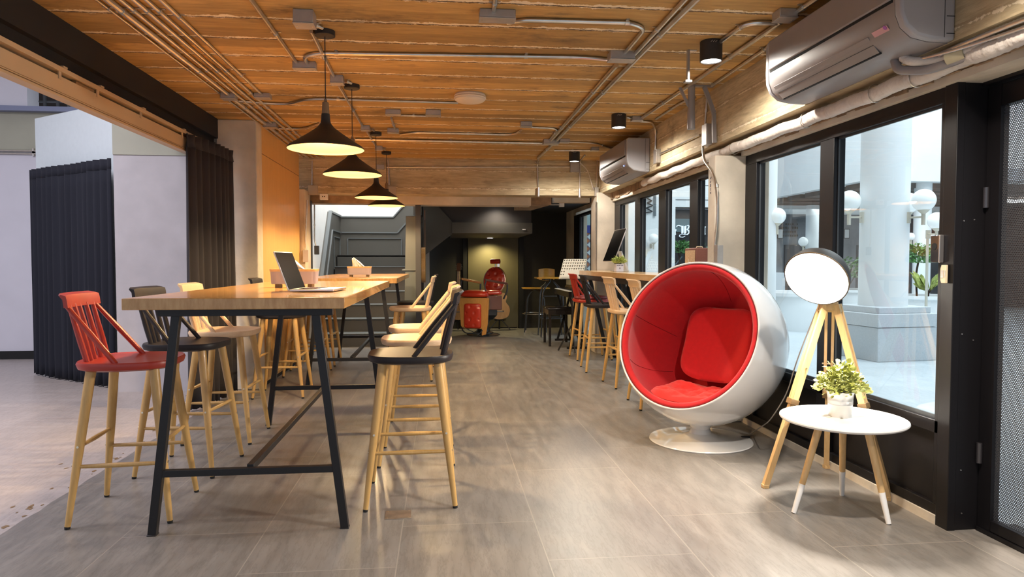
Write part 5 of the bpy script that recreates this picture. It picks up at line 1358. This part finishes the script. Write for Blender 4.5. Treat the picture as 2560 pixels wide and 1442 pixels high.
# wrapped refrigerant pipes and flexible conduits under the beam
t = thing('wrapped_pipe', 'thick white wrapped pipe running under the right beam above the near windows', 'pipe', (2.17,0,0))
bm = new(); pts = [V(0,1.5,2.06)]
for k in range(60):
    y = 1.5 + k*(5.30-1.5)/59; pts.append(V(.005*math.sin(k*.7), y, 2.055+.004*math.sin(k*1.1)))
tube(bm, pts, .036, 14, .02, .05); obj('wrap', bm, 'wrap', t, sharp=80)
for y in (2.95, 3.25, 3.9, 4.9):
    bm = new(); tube(bm, [(.04*math.cos(a_)*1.0, y, 2.055+.045*math.sin(a_)) for a_ in [2*PI*k/16 for k in range(17)]], .003, 6, .001); obj('wire_tie', bm, 'steel', t)
t = thing('wrapped_pipe', 'white wrapped pipe under the right beam beyond the near pier', 'pipe', (2.17,0,0))
bm = new(); pts = [V(-.10,6.80,2.115), V(-.03,6.6,2.075)] ; pts = [V(.006*math.sin(k*.9)-.0, 5.28+(7.2-5.28)*k/29, 2.06+.006*math.sin(k)) for k in range(30)]
tube(bm, pts, .034, 14, .02, .05); obj('wrap', bm, 'wrap', t, sharp=80)
t = thing('bent_drain_pipe', 'bent grey insulated pipes below the near air conditioner', 'pipe', (2.10, 2.9, 2.1))
bm = new(); tube(bm, [(-.06,.02,.02),(-.06,.0,-.03),(.0,-.10,-.06),(.06,-.30,-.045)], .020, 12, .1); obj('lower_pipe', bm, 'ac_grey', t)
bm = new(); tube(bm, [(-.05,-.02,.02),(-.04,-.06,-.01),(.03,-.16,-.03),(.06,-.40,-.02)], .020, 12, .1); obj('upper_pipe', bm, 'wrap', t)
bm = new(); cone(bm, (.03,-.20,-.03), (.055,-.27,-.025), .038, seg=18); obj('tape_sleeve', bm, 'tag_beige', t)
t = thing('flexible_conduit', 'upper shiny flexible steel conduit right of the near air conditioner', 'conduit', (2.10, 2.6, 2.1))
def flex(p0, p1, p2, r, n_=110):
    bm = new(); rings = []; P0, P1, P2 = map(Vector, (p0,p1,p2))
    for k in range(n_+1):
        u = k/n_; p = P0*(1-u)**2+P1*2*u*(1-u)+P2*u*u; d_ = ((P1-P0)*(1-u)+(P2-P1)*u).normalized(); a_, b_, _ = frame_of(d_); rr_ = r*(1 if k%2 else .80)
        rings.append([p+a_*math.cos(2*PI*j/10)*rr_+b_*math.sin(2*PI*j/10)*rr_ for j in range(10)])
    loft(bm, rings); return bm
obj('sleeve', flex((.0,.12,-.015),(.02,-.2,.005),(.03,-.75,-.02), .012), 'flex', t, sharp=80)
t = thing('flexible_conduit', 'lower thin flexible conduit curling under the near air conditioner', 'conduit', (2.10, 2.6, 2.1))
obj('sleeve', flex((-.04,.30,.005),(.02,.0,-.04),(.05,-.75,-.035), .008), 'flex', t, sharp=80)

# ================================================================== COURTYARD SEEN THROUGH THE GLASS
sbox('ground_courtyard', 'court_floor', 2.5, 40, -3, 34, -.12, -.02)
sbox('wall_court_left_shop', 'court_dark', 4.95, 6.95, 15.2, 15.6, 0, 2.42)
sbox('wall_court_shop_upper', 'court_white', 3.0, 6.95, 15.1, 15.6, 2.46, 7)
for k, zz in enumerate((2.62, 2.95, 3.12, 3.5)):
    sbox('trim_court_%s' % ('a','b','c','d')[k], 'stair_light', 3.0, 6.95, 15.09, 15.1, zz, zz+.012)
sbox('wall_court_shop_glass', mat('teal_shop_glass', (.10,.16,.18), .2), 4.98, 5.72, 15.17, 15.2, 1.90, 2.2)  # plain teal glass panel on the dark shop front
sbox('wall_court_pilaster', 'court_white', 3.75, 4.85, 13.8, 14.2, -.02, 6)
sbox('wall_court_tiled', 'tiles', 2.62, 3.55, 13.2, 13.4, -.02, 1.78)
sbox('trim_tile_band', mat('blue_tile_band', (.04,.06,.28), .3), 2.62, 3.55, 13.19, 13.4, 1.78, 1.93)
sbox('wall_court_teal', mat('pale_teal_wall', (.36,.48,.47), .7), 2.62, 3.55, 13.21, 13.4, 1.93, 4.5)
# shop sign, blackletter
t = thing('shop_sign', 'white blackletter letters on the dark shop front across the courtyard', 'sign', (0, 15.14, 0))
def px_(x, y): return at_y(x, y, 15.14)
def glyph(name, polys, cx, cy, k=1.0):
    bm = new()
    for pl_ in polys:
        pts = [px_(1660 + (cx+u)/12.015, 540 + (cy+v)/12.015) for u, v in pl_]; pts = [V(p.x, 0, p.z) for p in pts]
        prism(bm, pts, V(0,.04,0))
    return obj(name, bm, 'sign_white', t, recalc=True)
stem = lambda x, y0, y1, w: [(x,y0+22),(x+w*.5,y0),(x+w,y0+18),(x+w,y1-30),(x+w+18,y1-34),(x+w*.55,y1+14),(x-16,y1-6),(x,y1-24)]
glyph('letter_i', [stem(180,400,570,52), [(160,420),(205,385),(245,410),(205,432)], [(190,345),(207,330),(225,345),(207,362)]], 0, 0)
glyph('letter_t', [stem(300,375,570,52), [(280,425),(385,405),(380,430),(282,445)]], 0, 0)
def stroke(pts, w):
    out = []; back = []
    for i, (x, y) in enumerate(pts):
        x0, y0 = pts[max(i-1,0)]; x1, y1 = pts[min(i+1,len(pts)-1)]; l_ = math.hypot(x1-x0, y1-y0) or 1; nx, ny = -(y1-y0)/l_, (x1-x0)/l_; ww = w*(.35 + .65*math.sin(PI*(i+.3)/(len(pts)-.4)))
        out.append((x+nx*ww, y+ny*ww)); back.append((x-nx*ww, y-ny*ww))
    return out + back[::-1]
glyph('letter_B', [[(530,320),(580,290),(586,300),(584,500),(540,530),(530,510)], [(615,310),(660,285),(668,300),(672,520),(625,535),(612,500)],
      stroke([(385,330),(400,290),(450,278),(510,300),(560,305)], 14), stroke([(690,300),(735,270),(760,300),(735,370),(700,400),(750,440),(760,500),(700,560),(640,555),(560,535)], 15),
      stroke([(640,600),(580,635),(500,630),(470,600),(490,560),(560,540)], 9)], 0, 0)
glyph('letter_a', [stem(880,400,560,44), [(810,440),(860,410),(880,430),(850,455),(850,530),(880,545),(860,565),(808,540)]], 0, 0)
glyph('letter_l', [stem(1075,320,565,44), [(1075,340),(1130,308),(1150,325),(1118,345)]], 0, 0)
glyph('letter_l', [stem(1190,320,565,50), [(1180,340),(1235,308),(1268,325),(1238,345)]], 0, 0)

# canopy building beyond
sbox('wall_court_fascia', 'court_white', 8.2, 24, 12.6, 26, 2.80, 8)
sbox('wall_court_cornice', mat('grey_cornice', (.42,.44,.46), .7), 10.3, 24, 12.4, 12.6, 2.80, 3.05)
bm = new()
for k in range(16): box(bm, 8.4, 24, 12.9+k*.8, 13.5+k*.8, 2.70, 2.80)
struct('ceiling_louvre', bm, 'court_brown')
sbox('ceiling_court_band', 'court_white', 8.2, 26, 17.2, 19.0, 2.60, 2.72)
sbox('wall_court_back', 'court_grey', 7.0, 26, 20.5, 20.8, -.02, 2.75)
sbox('wall_court_brown', 'court_brick', 14.0, 26, 17.0, 17.2, -.02, 2.72)
sbox('wall_court_right', 'court_white', 24, 24.3, -3, 13, -.02, 8)
t = thing('court_ceiling_light', 'long bright tube light under the courtyard canopy', 'light', (13.6, 14.6, 2.62))
bm = new(); box(bm, -1.6, 1.6, -.08, .08, -.03, .03); obj('tube', bm, mat('court_tube', (1,1,1), .5, emit=(.9,.97,1), estr=3), t)
for i, (x0, x1, lab) in enumerate(((1962,2015,'dark doorway left in the stained courtyard wall'), (2143,2165,'dark doorway right in the stained courtyard wall'))):
    a_, b_ = at_y(x0, 600, 20.45), at_y(x1, 600, 20.45)
    t = tag(obj('doorway', (lambda q: (box(q, a_.x, b_.x, 20.42, 20.5, 0, 1.75), q)[1])(new()), mat('doorway_grey_%s' % 'ab'[i], (.13,.12,.12), .8)), lab, 'door')
for i, x in enumerate((1951, 2117)):
    a_ = at_y(x, 584, 20.4); t = thing('wall_notice', ('left','right')[i] + ' small framed notice on the stained courtyard wall', 'notice', a_)
    bm = new(); box(bm, -.09, .09, 0, .04, -.15, .15); obj('frame', bm, 'reader', t)
    bm = new(); box(bm, -.07, .07, -.01, 0, -.13, .13); obj('sheet', bm, 'white', t)
rnd = random.Random(8); a_ = at_y(1972, 575, 20.42); t = thing('painted_writing', 'block of dark painted lettering on the stained courtyard wall', 'writing', a_)
for r_ in range(4):
    bm = new()
    for k in range(9):
        if rnd.random() < .85: box(bm, -.34+k*.075, -.34+k*.075+rnd.uniform(.03,.06), -.004, 0, .16-r_*.12, .16-r_*.12+rnd.uniform(.04,.07))
    obj('line_of_marks', bm, 'court_brown', t)
# round columns
def column(label, x, y, r, z0, z1, base=None):
    t = thing('round_column', label, 'column', (x, y, z0))
    bm = new(); cone(bm, (0,0,0), (0,0,z1-z0), r, r, 56); obj('shaft', bm, 'court_white', t, sharp=50)
    if base: base(t)
    return t
def big_base(t):
    for nm, s, a_, b_ in (('plinth', .86, -.62, -.20), ('upper_plinth', .875, -.195, -.03), ('plinth_step', .76, -.03, .05)):
        bm = new(); mt_ = Matrix.Rotation(R(6.6), 4, 'Z'); box(bm, -s/2, s/2, -s/2, s/2, a_, b_, mt_); obj(nm, bm, 'terrazzo', t, .008)
    bm = new(); mt_ = Matrix.Rotation(R(6.6), 4, 'Z'); cone(bm, (0,0,.04), (0,0,.12), .28, .28, 56); obj('base_ring', bm, 'terrazzo', t)
CX, CY = 5.70, 8.30
column('big white round column on a square plinth behind the near window', CX, CY, .288, .60, 6.8, big_base)
p = at_z(2030, 760, 0); column('distant white round column left of the tripod lamp glow', at_y(2030,600,16).x, 16, .15, 0, 2.6)
column('white round column right of the big column', at_y(2305,600,12.9).x, 12.9, .16, 0, 2.8)
def globe_lamp(label, c, wall, r, group='opal globe wall lamps'):
    c, wall = Vector(c), Vector(wall); t = thing('globe_lamp', label, 'wall lamp', c, group=group)
    bm = new(); sphere(bm, (0,0,0), r, 32, 20); obj('globe', bm, 'globe', t, sharp=80)
    bm = new(); lathe(bm, [(r*.30,-r*1.02),(r*.52,-r*.86),(r*.42,-r*.98),(r*.16,-r*1.22)], 24); obj('collar', bm, 'lamp_cream', t)
    bm = new(); cone(bm, (0,0,-r*2.2), (0,0,-r), r*.17, seg=16); w_ = wall-c; cone(bm, (0,0,-r*1.5), (w_.x,w_.y,-r*1.5), r*.09, seg=10); obj('arm', bm, 'lamp_cream', t)
    d_ = V(w_.x, w_.y, 0).normalized(); s_ = V(-d_.y, d_.x, 0); q_ = V(w_.x, w_.y, -r*1.5)
    bm = new(); prism(bm, [q_+s_*u*r*.28+V(0,0,v*r*.5) for u, v in ((-1,-1),(1,-1),(1,1),(-1,1))], -d_*.02); obj('wall_plate', bm, 'lamp_cream', t)
def on_col(x, y, Y_, ang): return (CX+.277*math.cos(R(ang)), CY+.277*math.sin(R(ang)), 0)
for lab, ang, pxl in (('left globe lamp on the big white column', 175, (2138,503)), ('front right globe lamp on the big white column', 303, (2270,500)), ('back right globe lamp on the big white column', 20, (2297,508))):
    w_ = V(CX+.284*math.cos(R(ang)), CY+.284*math.sin(R(ang)), 0); g_ = V(CX+.46*math.cos(R(ang)), CY+.46*math.sin(R(ang)), 0)
    z_ = at_y(pxl[0], pxl[1], g_.y).z; globe_lamp(lab, (g_.x, g_.y, z_), (w_.x, w_.y, z_), .138)
for lab, pxl, Y_, r_, sx in (('tiny globe lamp beside the distant column', (2008,604), 15.9, .115, .2), ('small globe lamp left of the right hand column', (2277,591), 12.8, .075, .15), ('small globe lamp right of the right hand column', (2332,592), 12.8, .07, -.15), ('globe lamp cut by the window post at right', (2342,552), 9.6, .13, .01), ('pale globe lamp just inside the left edge of the near window', (1943,540), 9.8, .125, -.08), ('globe lamp on the white pilaster beyond the computer', (1634,596), 13.62, .10, .0)):
    p = at_y(*pxl, Y_); globe_lamp(lab, p, p+V(sx, .2, 0), r_)
    if 'cut by' in lab:
        gl_ = [o for o in bpy.data.objects if o.get('label') == lab][0]
        bm = new(); cone(bm, (sx,.2,-r_*1.5), (sx,.2,-p.z-.02), .02); obj('pole', bm, 'lamp_cream', gl_)
column('slim pale column just inside the left edge of the near window', at_y(1915,600,9.9).x, 9.9, .15, -.02, 6)
# planters and plants
def tub(label, x, y, r, h, leafm=None, lh=.5, n_=200, ls=.12, w=.35, cz=0, stems=True, rim='court_white', seed=1, spread=None, lift=0):
    t = thing('planter', label, 'planter', (x, y, -.02), group='white round courtyard planters')
    bm = new(); lathe(bm, [(0,0),(r*.86,0),(r*.97,h*.9),(r*1.03,h*.92),(r*1.03,h),(r*.95,h),(r*.93,h*.88),(0,h*.88)], 48); obj('tub', bm, rim, t, sharp=40)
    bm = new(); lathe(bm, [(0,h*.9),(r*.93,h*.9)], 32); obj('soil', bm, 'soil', t)
def plant(label, c, h, spread, leafm, n_, ls, w, seed, trunk=.02, up=.3):
    t = thing('courtyard_plant', label, 'plant', c, group='courtyard plants')
    bm = new(); r_ = random.Random(seed)
    for k in range(4 if trunk < .03 else 1): tube(bm, [(0,0,0), (r_.uniform(-.3,.3)*spread*.3, r_.uniform(-.3,.3)*spread*.3, h*.5), (r_.uniform(-1,1)*spread*.5, r_.uniform(-1,1)*spread*.5, h)], trunk*.5, 6, .1)
    obj('trunk', bm, 'soil', t)
    bm = new(); foliage(bm, V(0,0,h*.75), n_, spread, h*.4, ls, seed=seed, w=w, up=up); o = obj('foliage', bm, leafm, t, recalc=False); o['kind'] = 'stuff'
def Zp(x, y, Y_): return at_y(x, y, Y_)
p = Zp(2310, 740, 11.0); tub('white tub planter right of the big column', p.x, 11.0, .55, .66)
p = Zp(2255, 760, 13.0); tub('white tub planter partly behind the big column', p.x+.1, 14.4, .7, .62)
p = Zp(2000, 740, 12.0); tub('white tub planter behind the tripod lamp shade', p.x, 12.0, .75, .68)
p = Zp(1935, 800, 9.5); tub('white tub planter at left of the near window', p.x, 10.6, .42, .72)
p = Zp(2292, 745, 11.0); plant('small tree with lobed leaves in the tub right of the big column', V(p.x, 11.0, .60), .80, .30, 'leaf_g', 420, .11, .35, 21, .035)
p = Zp(2310, 745, 10.9); plant('broad leaved low plant in the tub right of the big column', V(p.x, 10.8, .60), .16, .10, 'leaf_l', 26, .32, .3, 22, .02, up=1.1)
p = Zp(2115, 700, 14.5); plant('pale bushy plant behind the tripod lamp', V(p.x, 14.5, 0), 1.15, .55, 'leaf_g', 420, .10, .5, 23)
p = Zp(1700, 680, 12.6)
t = thing('planter_trough', 'long white planter trough before the dark shop front', 'planter', (5.2, 14.3, -.02))
bm = new(); box(bm, -.42, 2.2, -.25, .3, 0, 1.0); obj('trough', bm, 'terrazzo', t, .01)
bm = new(); box(bm, -.38, 2.16, -.21, .26, .96, .985); obj('soil', bm, 'soil', t)
bm = new(); 
for a_, b_ in (((-.35,1.0),(-.05,1.35)), ((-.35,1.3),(-.02,1.0))): bar(bm, (a_[0],-.1,a_[1]), (b_[0],-.1,b_[1]), .02, .02)
obj('trellis_bar', bm, 'stair_light', t)
p = Zp(1700, 640, 14.2); plant('tall leafy shrub in the trough before the shop sign', V(p.x, 14.2, .95), .62, .22, 'leaf_g', 200, .09, .5, 31)
p = Zp(1716, 640, 14.3); plant('second leafy shrub beside the dark window mullion', V(p.x, 14.35, .95), .60, .16, 'leaf_g', 150, .09, .5, 32)
p = Zp(1765, 640, 14.2); plant('spiky blue green plant behind the amplifier', V(p.x, 14.2, .95), .42, .24, 'leaf_d', 110, .26, .12, 33, up=.4)
t = thing('hanging_spring_sign', 'black zigzag metal sign hanging in the courtyard beyond the counter', 'sign', (0, 13.77, 0))
bm = new(); z4 = [(1635,487),(1623,493),(1636,500),(1624,505),(1638,512),(1622,518),(1637,527),(1621,530)]
tube(bm, [(lambda q: V(q.x,0,q.z))(at_y(a_, b_, 13.6)) for a_, b_ in z4], .014, 6, .01); obj('zigzag', bm, 'black_metal', t)
q0, q1 = at_y(1637, 480, 13.77), at_y(1637, 540, 13.77); bm = new(); bar(bm, (q0.x,0,q0.z+1.0), (q1.x,0,q1.z), .05, .02, V(0,1,0)); obj('post', bm, 'stair_light', t)
